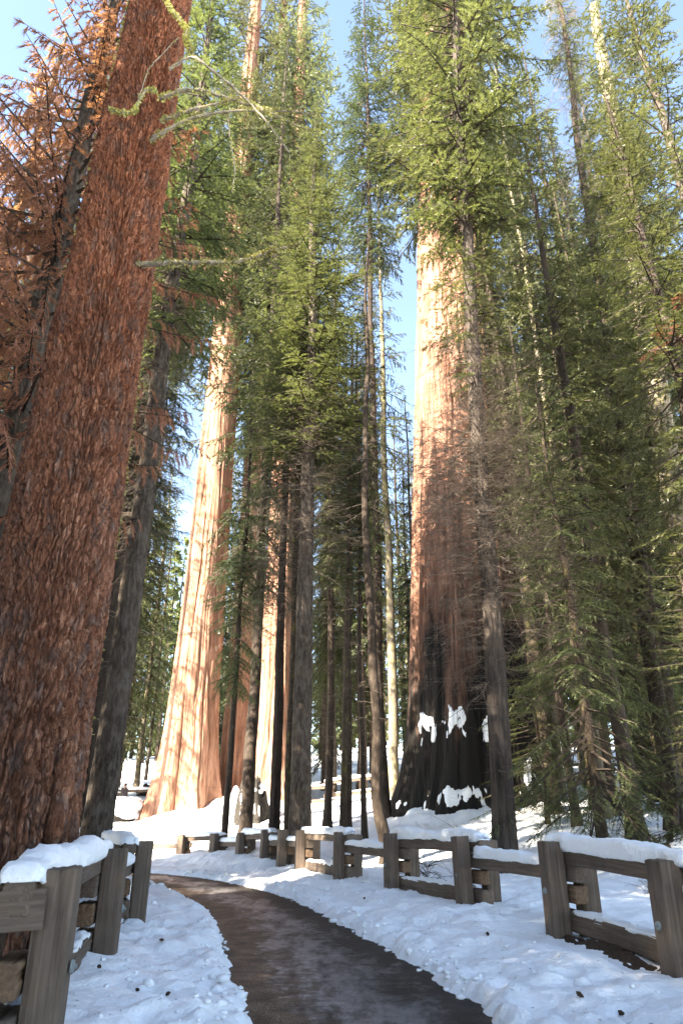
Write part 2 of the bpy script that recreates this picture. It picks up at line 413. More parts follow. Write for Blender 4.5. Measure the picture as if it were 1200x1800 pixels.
def ground_height(x, y):
    x = np.asarray(x, float); y = np.asarray(y, float)
    h = base_height(x, y)
    near = (np.abs(x) < 30) & (y < 42)
    d = np.full(x.shape, 50.0)
    if near.any(): d[near] = path_dist(x[near], y[near])
    dn = d + 0.16 * fbm2(x * 2.3, y * 2.3, 21, 3) + 0.07 * fbm2(x * 9, y * 9, 23, 2)
    bank = 0.13 * sstep(-0.10, 0.16, dn) + 0.17 * sstep(0.15, 2.3, dn) * (1 - 0.6 * sstep(22, 27, y))
    lump = (0.10 * fbm2(x * 1.4, y * 1.4, 31, 3) + 0.15 * fbm2(x * 4.2, y * 4.2, 32, 3) * np.exp(-np.maximum(dn, 0) / 1.3)
            + 0.06 * np.maximum(0, fbm2(x * 11, y * 11, 33, 2)) * np.exp(-np.maximum(dn, 0) / 0.6) + 0.07 * fbm2(x * 5, y * 5, 34, 3) * sstep(0.0, 0.12, fbm2(x * 0.8, y * 0.8, 35, 2) + 0.1) + 0.012 * fbm2(x * 15, y * 15, 36, 2))
    bank = bank - 0.17 * sstep(1.3, 2.2, d) * sstep(15.0, 11.0, y) * sstep(1.5, 2.2, x)
    h = h * sstep(0.0, 3.0, d) + bank + lump * sstep(-0.05, 0.3, dn)
    h = h - 0.08 * (1 - sstep(-0.14, 0.03, dn))
    for mx, my, mr, mh in TREE_MOUNDS:
        q = np.hypot(x - mx, y - my) / mr
        h = h + mh * np.exp(-q * q * 1.2) * (1 + 0.8 * fbm2(x * 1.1, y * 1.1, 77, 3))
    return h
def gz(x, y):
    return float(ground_height(np.array([x], float), np.array([y], float))[0])
TREE_MOUNDS += [(-10.5, 47.6, 3.2, 0.7), (-6.4, 49.5, 2.6, 1.3), (7.2, 37.6, 4.2, 0.35), (5.2, 38.2, 2.2, 0.5)]

def axis(stops):
    out = [stops[0][0]]
    for (a, s0), (b, s1) in zip(stops[:-1], stops[1:]):
        x = a
        while x < b - 1e-6:
            f = (x - a) / (b - a); x = min(b, x + s0 + (s1 - s0) * f); out.append(x)
    return np.array(out)
gx = axis([(-900, 120), (-120, 12), (-34, 1.2), (-14, 0.35), (-5, 0.055), (5, 0.055), (14, 0.3), (34, 1.2), (120, 12), (900, 120)])
gy = axis([(-400, 80), (-40, 8), (0, 0.6), (5.0, 0.055), (14, 0.08), (24, 0.16), (45, 0.5), (80, 2), (160, 8), (1500, 160)])
GX, GY = np.meshgrid(gx, gy)
GZ = ground_height(GX, GY)
mb = MB(); mb.quads(np.stack([GX, GY, GZ], -1), grid_faces(len(gx), len(gy)))
ground = link("ground", mb.mesh("ground", M_snow)); ground['kind'] = 'structure'

# the path: a sheet between the two snow banks
npth = 90; nac = 24
s = np.linspace(0, 1, nac)
# run under the snow banks a little on both sides
PLw = PLs + 0.35 * (PLs - PRs) / np.linalg.norm(PLs - PRs, axis=1)[:, None]
PRw = PRs + 0.35 * (PRs - PLs) / np.linalg.norm(PLs - PRs, axis=1)[:, None]
P = PLw[:, None, :] * (1 - s[None, :, None]) + PRw[:, None, :] * s[None, :, None]
pz = 0.012 * fbm2(P[..., 0] * 1.5, P[..., 1] * 1.5, 3, 3) + 0.0
mb = MB(); mb.quads(np.concatenate([P, pz[..., None]], -1), grid_faces(nac, npth)[:, ::-1])
me = mb.mesh("path", M_path)
att = me.attributes.new("across", 'FLOAT', 'POINT'); att.data.foreach_set("value", np.tile(s, npth).astype(np.float32))
path = link("path", me); path['kind'] = 'structure'
if me.polygons[0].normal.z < 0: me.flip_normals()

# ------------------------------------------------------------------ trunks
def trunk_mesh(name, mat, rfun, H, nth=16, nz=30, wob=0.0, seed=0, z0=-0.8, zpow=1.3, bendf=None, ths=None):
    """rfun(theta, z) -> radius; theta 0 points away from the camera (+Y)."""
    zs = z0 + (H - z0) * np.linspace(0, 1, nz) ** zpow
    th = np.arange(nth) * 2 * math.pi / nth
    if ths is not None: th = ths; nth = len(th)
    T, Z = np.meshgrid(th, zs)
    R = rfun(T, Z)
    ax = wob * fbm2(zs * 0.12, zs * 0 + 3.3, seed, 3); ay = wob * fbm2(zs * 0.12, zs * 0 + 8.3, seed + 5, 3)
    if bendf is not None:
        bx, by = bendf(zs); ax = ax + bx; ay = ay + by
    X = R * np.sin(T) + ax[:, None]; Y = R * np.cos(T) + ay[:, None]
    mb = MB(); mb.quads(np.stack([X, Y, Z], -1), grid_faces(nth, nz, True))
    top = np.array([[ax[-1], ay[-1], H + 0.1]])
    base = (nz - 1) * nth
    mb.v.append(top); k = np.arange(nth)
    mb.t.append(np.stack([base + k, base + (k + 1) % nth, np.full(nth, mb.n)], -1)); mb.tm.append(np.zeros(nth)); mb.n += 1
    me = mb.mesh(name, mat)
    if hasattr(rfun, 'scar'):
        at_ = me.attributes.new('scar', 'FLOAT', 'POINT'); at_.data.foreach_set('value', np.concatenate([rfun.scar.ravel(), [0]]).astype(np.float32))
    return me
def simple_r(r0, r1, H, flare=0.35, seed=0, amp=0.06, k=2.5, p=0.8, relief=0.10):
    def f(T, Z):
        t = np.clip(Z / H, 0, 1)
        r = r1 + (r0 - r1) * (1 - t) ** p
        lob = 1 + 0.5 * noise2(np.sin(T) * 2 + seed, np.cos(T) * 2 + seed * 1.7, seed) * 2
        r = r + r0 * flare * np.exp(-np.maximum(Z, 0) / (1.2 * r0 + 0.2)) * lob
        n = fbm2(np.sin(T) * k + Z * 0.05, np.cos(T) * k + Z * 0.6 + seed, seed + 3, 3) + 0.7 * noise2(np.sin(T) * k * 3, np.cos(T) * k * 3 + Z * 1.1, seed + 8)
        u = T * r0
        w = 0.12 * fbm2(u * 3, Z * 1.2, seed + 11, 2)
        rid = np.abs(fbm2((u + w) / (0.30 * r0 + 0.03), Z / (1.6 * r0 + 0.2), seed + 12, 3))
        rid2 = np.abs(noise2((u + w) / 0.045, Z / 0.22, seed + 13))
        return r * (1 + amp * n) - relief * r0 * (1 - sstep(0.0, 0.22, rid)) - 0.35 * relief * r0 * (1 - sstep(0, 0.3, rid2))
    return f

# ------------------------------------------------------------------ crowns
def crown_mesh(name, seed, H, R, nb, leaf, wood=None, t0=0.0, prof=None, el=(-0.15, 0.9), droop=0.25, lift=0.1, tw_sp=0.2,
               tw_k=0.42, tw_min=0.25, lf_sp=0.1, lf_len=0.18, lf_w=0.05, hang=0.15, s0=0.2, jitter=0.25, ang=55, tw_max=1.3, sag=0.25, gap=0.08, lang=45, bare=0.0):
    rng = np.random.default_rng(seed)
    wood = wood or M_branch
    if prof is None: prof = lambda t: (1 - t) ** 0.8 * (0.55 + 0.45 * np.clip(t / 0.25, 0, 1)) + 0.03
    t = np.sort(rng.uniform(0, 1, nb) ** 1.15) * 0.985
    z = t0 + t * H
    L = R * prof(t) * rng.uniform(0.6, 1.12, nb)
    az = np.arange(nb) * 2.39996 + rng.normal(0, 0.45, nb)
    e = el[0] + (el[1] - el[0]) * t ** 1.5 + rng.normal(0, 0.13, nb)
    u = np.stack([np.cos(az), np.sin(az), np.zeros(nb)], 1); up = np.array([0, 0, 1.0])
    dr = droop * rng.uniform(0.5, 1.4, nb) * (1 - 0.6 * t)
    side = rng.normal(0, 0.12, nb)
    bn = np.cross(up, u)
    def pos(i, s):
        s = s[:, None]
        Li = L[i][:, None]
        return (u[i] * (Li * s * np.cos(e[i])[:, None]) + bn[i] * (side[i][:, None] * Li * s * s)
                + up * (z[i][:, None] + Li * s * np.sin(e[i])[:, None] - dr[i][:, None] * Li * s ** 2 + lift * Li * s ** 3))
    def tanv(i, s):
        a = pos(i, s); b = pos(i, s + 0.02); d = b - a
        return d / (np.linalg.norm(d, axis=1)[:, None] + 1e-9)
    mb = MB()
    ns = 6
    ss = np.linspace(0, 1, ns)
    I = np.repeat(np.arange(nb), ns); PB = pos(I, np.tile(ss, nb)).reshape(nb, ns, 3)
    rb = (0.010 + 0.012 * L)[:, None] * (1 - 0.85 * ss)[None, :]
    v, f = tubes_batch(PB, rb, 3); mb.quads(v, f, 1)
    # twigs
    cnt = np.maximum(3, (L * (1 - s0) / tw_sp * 2).astype(int))
    ti = np.repeat(np.arange(nb), cnt)
    k = np.arange(len(ti)) - np.repeat(np.cumsum(cnt) - cnt, cnt)
    s = s0 + (1 - s0) * (k + rng.uniform(0, 1, len(ti))) / np.repeat(cnt, cnt)
    sd = np.where(k % 2 == 0, 1.0, -1.0)
    keep = rng.uniform(0, 1, len(ti)) > gap
    if bare > 0: keep &= (s > bare * rng.uniform(0.6, 1.2, len(ti)))
    ti, s, sd = ti[keep], s[keep], sd[keep]
    nt = len(ti)
    p0 = pos(ti, s); T = tanv(ti, s)
    B = np.cross(T, up); B /= np.linalg.norm(B, axis=1)[:, None] + 1e-9
    A = np.radians(ang) * rng.uniform(0.7, 1.2, nt)
    tl = np.clip(((1 - s) * tw_k * L[ti] + tw_min) * rng.uniform(0.55, 1.15, nt), 0.12, tw_max)
    tip = (s > 0.93); A = np.where(tip, A * 0.3, A)
    D = T * np.cos(A)[:, None] + B * (sd * np.sin(A))[:, None] + rng.normal(0, jitter, (nt, 3)) * 0.6
    D[:, 2] -= hang * rng.uniform(0.2, 1.6, nt)
    D /= np.linalg.norm(D, axis=1)[:, None]
    # twig wood, drawn as one sliver quad each is skipped: leaflets carry the twig
    lc = np.maximum(3, (tl / lf_sp * 2).astype(int))
    li = np.repeat(np.arange(nt), lc)
    k = np.arange(len(li)) - np.repeat(np.cumsum(lc) - lc, lc)
    q = (k + rng.uniform(0.2, 0.8, len(li))) / np.repeat(lc, lc)
    sd2 = np.where(k % 2 == 0, 1.0, -1.0)
    nl = len(li)
    Nn = np.cross(D, up); Nn /= np.linalg.norm(Nn, axis=1)[:, None] + 1e-9      # sideways, level
    roll = rng.normal(0, 0.55, nt)
    V = np.cross(Nn, D)
    S = Nn * np.cos(roll)[:, None] + V * np.sin(roll)[:, None]
    pl = p0[li] + D[li] * (tl[li] * q)[:, None]; pl[:, 2] -= sag * tl[li] * q ** 2
    la = np.radians(lang) * rng.uniform(0.6, 1.3, nl)
    ld = D[li] * np.cos(la)[:, None] + S[li] * (sd2 * np.sin(la))[:, None] + rng.normal(0, 0.16, (nl, 3))
    ld /= np.linalg.norm(ld, axis=1)[:, None]
    ll = lf_len * (1 - 0.45 * q) * rng.uniform(0.65, 1.25, nl)
    wv = np.cross(ld, V[li] + rng.normal(0, 0.55, (nl, 3))); wv /= np.linalg.norm(wv, axis=1)[:, None] + 1e-9
    ww = (lf_w * rng.uniform(0.7, 1.3, nl))[:, None]
    verts = np.stack([pl + wv * ww, pl + ld * ll[:, None], pl - wv * ww], 1)
    mb.tris(verts, np.arange(nl * 3).reshape(-1, 3), 0)
    return mb.mesh(name, [leaf, wood], smooth=False)

def dead_branch_mesh(name, seed, z0, z1, nb, L0, L1, droop=0.35, rad0=0.016, sub=5, mat=None, el=0.05, curl=0.3):
    rng = np.random.default_rng(seed)
    z = rng.uniform(z0, z1, nb); az = rng.uniform(0, 2 * math.pi, nb); L = rng.uniform(L0, L1, nb)
    e = rng.normal(el, 0.25, nb); dr = droop * rng.uniform(0.3, 1.6, nb); cu = rng.normal(0, curl, nb)
    s = np.linspace(0, 1, 7)[None, :]
    u = np.stack([np.cos(az), np.sin(az)], 1); b = np.stack([-u[:, 1], u[:, 0]], 1)
    def P(i, s):
        h = L[i][:, None] * s * np.cos(e[i])[:, None]; c = cu[i][:, None] * L[i][:, None] * s * s
        x = u[i, 0][:, None] * h + b[i, 0][:, None] * c; y = u[i, 1][:, None] * h + b[i, 1][:, None] * c
        zz = z[i][:, None] + L[i][:, None] * (s * np.sin(e[i])[:, None] - dr[i][:, None] * s * s + 0.25 * dr[i][:, None] * s ** 3)
        return np.stack([x, y, zz], -1)
    A = P(np.arange(nb), np.repeat(s, nb, 0))
    A[:, 1:, :] += rng.normal(0, 0.03, A[:, 1:, :].shape)
    mb = MB(); v, f = tubes_batch(A, (rad0 * (0.6 + 0.4 * L / L1))[:, None] * (1 - 0.8 * s), 3); mb.quads(v, f)
    if sub:
        i = np.repeat(np.arange(nb), sub); s0 = rng.uniform(0.25, 0.95, len(i))
        p0 = P(i, s0[:, None])[:, 0]; p1 = P(i, s0[:, None] + 0.03)[:, 0]
        T = p1 - p0; T /= np.linalg.norm(T, axis=1)[:, None] + 1e-9
        B = np.cross(T, [0, 0, 1.0]); sd = rng.choice([-1.0, 1.0], len(i))
        D = T * 0.6 + B * sd[:, None] * 0.7 + rng.normal(0, 0.3, (len(i), 3)); D[:, 2] -= 0.15
        l = L[i] * (1.05 - s0) * rng.uniform(0.3, 0.8, len(i))
        ss = np.linspace(0, 1, 4)
        Q = p0[:, None] + D[:, None] * (l[:, None] * ss)[..., None]
        Q[..., 2] -= 0.3 * l[:, None] * ss ** 2 * rng.uniform(-0.5, 1.6, (len(i), 1))
        v, f = tubes_batch(Q, np.repeat((rad0 * 0.45 * (1 - 0.7 * ss))[None], len(i), 0), 3); mb.quads(v, f)
    return mb.mesh(name, mat or M_twig, smooth=True)

# prototypes (crown meshes shared between trees)
CR = {}
CR['hero_fir'] = crown_mesh("crown_fir_full", 11, 26, 4.9, 230, M_leafB, el=(-0.25, 0.85), droop=0.25, lift=0.25, tw_sp=0.20, tw_k=0.40, lf_sp=0.040, lf_len=0.16, lf_w=0.020, s0=0.15, hang=0.08, jitter=0.3)
CR['tall_fir'] = crown_mesh("crown_fir_tall", 12, 30, 5.0, 300, M_leafB, el=(-0.35, 0.7), droop=0.35, lift=0.2, tw_sp=0.24, tw_k=0.36, lf_sp=0.046, lf_len=0.19, lf_w=0.022, s0=0.2, hang=0.3, jitter=0.5, gap=0.12,
                               prof=lambda t: (1 - t) ** 0.6 * (0.45 + 0.55 * np.clip(t / 0.35, 0, 1)) + 0.04)
CR['dark_fir'] = crown_mesh("crown_fir_dark", 13, 26, 4.2, 230, M_leafC, el=(-0.35, 0.7), droop=0.3, tw_sp=0.24, lf_sp=0.050, lf_len=0.18, lf_w=0.022, hang=0.25, gap=0.1)
CR['mid_fir'] = crown_mesh("crown_fir_mid", 14, 26, 4.0, 210, M_leafA, el=(-0.3, 0.75), droop=0.3, tw_sp=0.24, lf_sp=0.050, lf_len=0.18, lf_w=0.022, hang=0.2, gap=0.1)
CR['thin_fir'] = crown_mesh("crown_fir_thin", 15, 26, 3.4, 120, M_leafA, el=(-0.4, 0.6), droop=0.35, tw_sp=0.26, lf_sp=0.055, lf_len=0.19, lf_w=0.024, hang=0.3, gap=0.25, bare=0.2)
CR['low_fir'] = crown_mesh("crown_fir_low", 16, 14, 3.9, 150, M_leafA, el=(-0.4, 0.4), droop=0.3, lift=0.1, tw_sp=0.15, tw_k=0.36, tw_min=0.2, lf_sp=0.034, lf_len=0.12, lf_w=0.012, hang=0.15, gap=0.2, bare=0.38, jitter=0.2, tw_max=1.0,
                              prof=lambda t: (1 - t) ** 0.7 * 0.9 + 0.1)
CR['red_dead'] = crown_mesh("crown_dead_needles", 17, 22, 3.9, 270, M_dead, el=(-0.15, 0.7), droop=0.15, lift=0.15, tw_sp=0.15, tw_k=0.10, tw_min=0.20, lf_sp=0.020, lf_len=0.19, lf_w=0.010, hang=1.5, sag=0.5, gap=0.2, jitter=0.35, lang=20, tw_max=0.5, s0=0.15)
CR['sequoia'] = crown_mesh("crown_sequoia", 18, 40, 7.0, 190, M_leafS, el=(-0.3, 0.5), droop=0.2, lift=0.35, tw_sp=0.30, tw_k=0.34, tw_min=0.6, lf_sp=0.08, lf_len=0.28, lf_w=0.038, hang=0.15, jitter=0.75, gap=0.3, bare=0.35, tw_max=1.7,
                             prof=lambda t: (1 - t) ** 0.5 * 0.85 + 0.15)
CR['far_fir'] = crown_mesh("crown_far_fir", 19, 26, 4.2, 130, M_leafF, el=(-0.3, 0.7), droop=0.3, tw_sp=0.42, lf_sp=0.12, lf_len=0.36, lf_w=0.055, hang=0.25, gap=0.1, tw_max=1.6)
CR['far_dark'] = crown_mesh("crown_far_dark", 20, 26, 4.2, 130, M_leafC, el=(-0.3, 0.7), droop=0.3, tw_sp=0.42, lf_sp=0.12, lf_len=0.36, lf_w=0.055, hang=0.25, gap=0.1, tw_max=1.6)
CH = {'hero_fir': 26, 'tall_fir': 30, 'dark_fir': 26, 'mid_fir': 26, 'thin_fir': 26, 'low_fir': 14, 'red_dead': 22, 'sequoia': 40, 'far_fir': 26, 'far_dark': 26}
DEAD = {
    'dense': dead_branch_mesh("dead_branches_dense", 41, 0, 16, 230, 1.0, 3.2, 0.45, 0.016, 12, curl=0.35),
    'short': dead_branch_mesh("dead_branches_short", 42, 0, 16, 70, 0.5, 1.6, 0.3, 0.012, 3),
    'droop': dead_branch_mesh("dead_branches_droop", 43, 0, 10, 30, 1.2, 2.8, 0.85, 0.014, 7, mat=M_branch),
}
def put_crown(root, kind, z0, z1, sr=1.0, rot=0.0, xy=(0, 0), name="crown"):
    o = link(name, CR[kind], root, (xy[0], xy[1], z0))
    o.scale = (sr, sr, (z1 - z0) / CH[kind]); o.rotation_euler = (0, 0, rot)
    return o
_seed = [100]
def tree(label, x, y, h, r0, r1, bark, name="fir_tree", cat="fir tree", crown=None, dead=None, nth=14, nz=36, tilt=(0, 0), group=None,
         amp=0.06, wob=0.25, flare=0.35, p=0.8, bendf=None, rot=None, kf=2.5, sink=0.0):
    """crown: list of (kind, z0, z1, radius scale); dead: list of (kind, z0, z1, radius scale)."""
    _seed[0] += 1; sd = _seed[0]
    root = thing(name, label, cat, (x, y, gz(x, y) - sink), group)
    root.rotation_euler = (tilt[1], tilt[0], 0)
    H = h
    link("trunk", trunk_mesh("trunk", bark, simple_r(r0, r1, H, flare, sd, amp, kf, p), H, nth, nz, wob, sd, bendf=bendf), root)
    r = random.Random(sd)
    for c in (crown or []):
        put_crown(root, c[0], c[1], c[2], c[3], r.uniform(0, 6.28) if rot is None else rot)
    for d in (dead or []):
        o = link("dead_branches", DEAD[d[0]], root, (0, 0, d[1])); o["kind"] = "stuff"; o.scale = (d[3], d[3], (d[2] - d[1]) / (10 if d[0] == 'droop' else 16))
        o.rotation_euler = (0, 0, r.uniform(0, 6.28))
    return root

# --- the red-barked pine beside the left fence
def pine_r(T, Z):
    t = np.clip(Z / 40, 0, 1)
    r = 0.80 - 0.36 * t ** 0.9
    lob = 1 + 1.2 * noise2(np.sin(T) * 1.7 + 3.1, np.cos(T) * 1.7 + 1.2, 4)
    r = r + 0.16 * np.exp(-np.maximum(Z, 0) / 0.9) * lob
    u = T * 0.8; Zw = Z
    w1 = fbm2(u * 6, Zw * 2.6, 61, 4); w2 = fbm2(u * 6 + 40, Zw * 2.6, 62, 4)
    f1, f2, idv = worley((u + 0.09 * w1) / 0.066, (Zw + 0.30 * w2) / 0.20, 63)
    rid = np.abs(fbm2((u + 0.05 * w1) / 0.10, Zw / 0.75, 68, 3))          # long wandering furrows
    furrow = (0.45 + 0.55 * sstep(0.0, 0.22, f2 - f1)) * (0.25 + 0.75 * sstep(0.0, 0.12, rid))
    g1, g2, id2 = worley((u + 0.035 * w2) / 0.030, (Zw + 0.07 * w1) / 0.070, 64)
    flake = sstep(0.0, 0.35, g2 - g1)
    d = 0.12 * (furrow - 1) + 0.010 * idv * furrow + 0.008 * (flake - 1) * furrow + 0.011 * id2 + 0.012 * fbm2(u * 30, Zw * 14, 69, 3) + 0.035 * fbm2(u * 2, Zw * 0.7, 65, 3)
    # dark cleft near the foot on the camera's side
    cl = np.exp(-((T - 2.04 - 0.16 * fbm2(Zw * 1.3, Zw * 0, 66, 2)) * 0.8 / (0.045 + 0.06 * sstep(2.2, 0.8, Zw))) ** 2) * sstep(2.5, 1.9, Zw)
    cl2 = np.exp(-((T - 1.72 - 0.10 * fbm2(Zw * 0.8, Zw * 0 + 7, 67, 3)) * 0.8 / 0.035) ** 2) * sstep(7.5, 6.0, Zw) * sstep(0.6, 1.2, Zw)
    pine_r.scar = np.clip(cl * 1.6 - 0.3, 0, 1) + 0.6 * np.clip(cl2 * 1.6 - 0.4, 0, 1)  # clefts coloured black along the same masks that deepen them
    return r + d - 0.42 * cl - 0.20 * cl2
PX, PY = -3.97, 8.95
pine = thing("pine_tree", "massive red barked pine trunk close behind the near left fence", "pine tree", (PX, PY, 0.1))
zs_n = None
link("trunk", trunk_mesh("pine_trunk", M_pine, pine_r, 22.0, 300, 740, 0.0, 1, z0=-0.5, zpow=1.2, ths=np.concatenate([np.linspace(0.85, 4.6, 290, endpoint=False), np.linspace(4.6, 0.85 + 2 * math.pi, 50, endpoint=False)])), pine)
_upper = link("trunk", trunk_mesh("pine_upper_trunk", M_pine, lambda T, Z: 0.57 - 0.45 * np.clip(Z / 18, 0, 1) + 0.02 * fbm2(np.sin(T) * 4, np.cos(T) * 4 + Z, 5, 2), 18, 24, 30, 0, 2, z0=-0.1), pine, (0, 0, 21.9))
put_crown(pine, 'tall_fir', 24, 41, 1.0, 0.4)
# bare lichen-covered limbs
def limb(pts, r0, r1, parent, origin, mat, lich=0.0, seed=0, name="branch", n=6):
    rng = np.random.default_rng(seed)
    p = np.array([list(q) for q in pts], float)
    d = np.linspace(0, 1, len(p)); ss = np.linspace(0, 1, 26)
    q = np.stack([np.interp(ss, d, p[:, k]) for k in range(3)], 1)
    for _ in range(2): q[1:-1] = (q[:-2] + 2 * q[1:-1] + q[2:]) / 4
    q[1:-1] += rng.normal(0, 0.006, q[1:-1].shape)
    q -= np.array(origin)
    rr = r0 + (r1 - r0) * ss
    mb = MB(); v, f = tube_arrays(q, rr * (1 + 0.2 * rng.normal(0, 1, 26)), n); mb.quads(v, f)
    b = link(name, mb.mesh(name, mat), parent)
    if lich > 0:
        m = int(900 * lich); s = rng.uniform(0, 25, m); i = s.astype(int).clip(0, 24); fr = (s - i)[:, None]
        c = q[i] * (1 - fr) + q[i + 1] * fr
        dirv = rng.normal(0, 1, (m, 3)); dirv /= np.linalg.norm(dirv, axis=1)[:, None]
        l = rng.uniform(0.02, 0.06, m)[:, None] * (0.6 + 0.9 * (noise2(s * 0.8, s * 0, seed) + 0.5))[:, None]
        c = c + dirv * np.interp(s / 25, ss, rr)[:, None] * 0.8
        w = np.cross(dirv, rng.normal(0, 1, (m, 3))); w /= np.linalg.norm(w, axis=1)[:, None]
        vv = np.stack([c, c + dirv * l * 0.5 + w * l * 0.35, c + dirv * l, c + dirv * l * 0.5 - w * l * 0.35], 1)
        mb = MB(); mb.quads(vv, np.arange(m * 4).reshape(-1, 4)); lo = link("lichen", mb.mesh("lichen", M_lichen, False), b); lo['kind'] = 'stuff'
    return b
po = (PX, PY, 0.1)
limb([at(240, 465, 8.6), at(330, 461, 8.3), at(400, 463, 8.1), at(440, 455, 8.1), at(480, 440, 8.0), at(527, 428, 8.0)], 0.045, 0.02, pine, po, M_pale, 1.5, 1)
limb([at(282, 173, 8.3), at(315, 160, 8.1), at(355, 158, 8.0), at(400, 172, 7.9), at(450, 190, 7.8), at(535, 200, 7.7)], 0.045, 0.015, pine, po, M_pale, 0.5, 2)
limb([at(283, 213, 8.25), at(330, 195, 8.0), at(385, 181, 7.9), at(420, 172, 7.8)], 0.035, 0.015, pine, po, M_pale, 0.5, 3)
limb([at(265, 247, 8.2), at(300, 224, 8.0), at(350, 202, 7.9), at(420, 194, 7.8), at(500, 195, 7.7), at(560, 200, 7.6)], 0.04, 0.012, pine, po, M_pale, 1.0, 4)
limb([at(298, 122, 8.2), at(338, 95, 8.0), at(375, 125, 7.9), at(425, 165, 7.8), at(470, 215, 7.7), at(508, 268, 7.7)], 0.032, 0.012, pine, po, M_pale, 0.2, 5)
limb([at(440, 180, 7.8), at(480, 200, 7.7), at(530, 226, 7.7), at(560, 232, 7.6)], 0.02, 0.01, pine, po, M_pale, 0.4, 6)
limb([at(400, 200, 7.9), at(405, 245, 7.9), at(414, 295, 7.9), at(408, 338, 7.9)], 0.012, 0.007, pine, po, M_pale, 0.1, 7)
limb([at(338, 92, 8.0), at(325, 70, 7.9), at(330, 50, 7.9), at(295, 10, 7.9), at(285, -20, 7.9)], 0.03, 0.02, pine, po, M_pale, 1.4, 8)
limb([at(275, 160, 8.2), at(258, 155, 8.1), at(243, 180, 8.05), at(237, 198, 8.05), at(215, 198, 8.0), at(190, 192, 8.0)], 0.018, 0.011, pine, po, M_pale, 0.5, 9)
limb([at(243, 175, 8.05), at(262, 120, 8.0), at(290, 90, 7.95), at(315, 65, 7.9)], 0.010, 0.006, pine, po, M_pale, 0.05, 10)
# lichen tufts along the trunk's edges
def lichen_patch(parent, rf, th0, th1, z0, z1, n, seed, clump=2.0):
    rng = np.random.default_rng(seed)
    T = rng.uniform(th0, th1, n * 3); Z = rng.uniform(z0, z1, n * 3)
    keep = noise2(T * 6, Z * clump, seed) > 0.14
    T, Z = T[keep][:n], Z[keep][:n]; m = len(T)
    R = rf(T, Z)
    c = np.stack([R * np.sin(T), R * np.cos(T), Z], 1)
    d = np.stack([np.sin(T), np.cos(T), np.zeros(m)], 1) + rng.normal(0, 0.5, (m, 3)); d /= np.linalg.norm(d, axis=1)[:, None]
    l = rng.uniform(0.02, 0.055, m)[:, None]
    w = np.cross(d, rng.normal(0, 1, (m, 3))); w /= np.linalg.norm(w, axis=1)[:, None]
    v = np.stack([c - d * 0.01, c + d * l * 0.5 + w * l * 0.4, c + d * l, c + d * l * 0.5 - w * l * 0.4], 1)
    mb = MB(); mb.quads(v, np.arange(m * 4).reshape(-1, 4)); o = link("lichen", mb.mesh("lichen", M_lichen, False), parent); o['kind'] = 'stuff'
    return o
lichen_patch(pine, pine_r, 1.05, 1.42, 1.2, 10.5, 520, 91, 1.1)
lichen_patch(pine, pine_r, 3.98, 4.30, 5.5, 21, 560, 92, 0.9)
# snow caught in the cleft
def snow_lump(name, loc, size, seed, mat=M_snow, n=20, amp=0.25, parent=None, freq=1.6):
    th = np.linspace(0, 2 * math.pi, n, endpoint=False); ph = np.linspace(-math.pi / 2, math.pi / 2, n // 2 + 2)
    T, PH = np.meshgrid(th, ph)
    d = np.stack([np.cos(T) * np.cos(PH), np.sin(T) * np.cos(PH), np.sin(PH)], -1)
    r = 1 + amp * (fbm2(d[..., 0] * freq + seed, d[..., 1] * freq + d[..., 2] * 1.3 * freq, seed, 3)) * 2
    v = d * r[..., None] * np.array(size)
    mb = MB(); mb.quads(v, grid_faces(n, len(ph), True))
    return link(name, mb.mesh(name, mat), parent, loc)
_r = float(pine_r(np.array([2.04]), np.array([1.95]))[0]) + 0.05
cz = (PX + _r * math.sin(2.04), PY + _r * math.cos(2.04), 2.02)
tag(snow_lump("snow_clump", cz, (0.035, 0.04, 0.085), 3), "small snow clump lodged in the dark cleft of the red pine", "snow")

# --- sequoias
def seq_r(r0, r1, H, seed, flare=0.5, fh=2.2, roots=7, flute=0.09):
    def f(T, Z):
        t = np.clip(Z / H, 0, 1)
        r = r1 + (r0 - r1) * (1 - t) ** 0.75
        lob = 0.5 + 0.5 * np.cos(T * roots + 2.2 * noise2(T * 1.3, T * 0 + seed, seed) * 2)
        r = r + r0 * flare * np.exp(-np.maximum(Z, 0) / fh) * (0.45 + 0.9 * lob ** 1.5) + r0 * 0.10 * np.exp(-np.maximum(Z, 0) / 9)
        u = T * r0
        w = 0.35 * fbm2(u * 0.6, Z * 0.22, seed + 1, 3)
        a = np.abs(noise2((u + w) * 0.95, Z * 0.035, seed + 2)) * 2
        b = np.abs(noise2((u + w) * 2.6, Z * 0.07, seed + 3)) * 2
        c = np.abs(noise2((u + w) * 6.5, Z * 0.16, seed + 4)) * 2
        gr = np.abs(fbm2((u + 0.6 * w) * 1.7, Z * 0.055, seed + 6, 2)); gr2 = np.abs(fbm2((u + w) * 4.2, Z * 0.16, seed + 7, 2))
        r = r - 0.16 * np.exp(-(gr / 0.05) ** 2) - 0.06 * np.exp(-(gr2 / 0.07) ** 2)
        return r * (1 + flute * (np.minimum(a, 0.5) * 1.6 - 0.5)) + r0 * flute * (0.55 * (np.minimum(b, 0.6) - 0.3) + 0.22 * (c - 0.4))
    return f
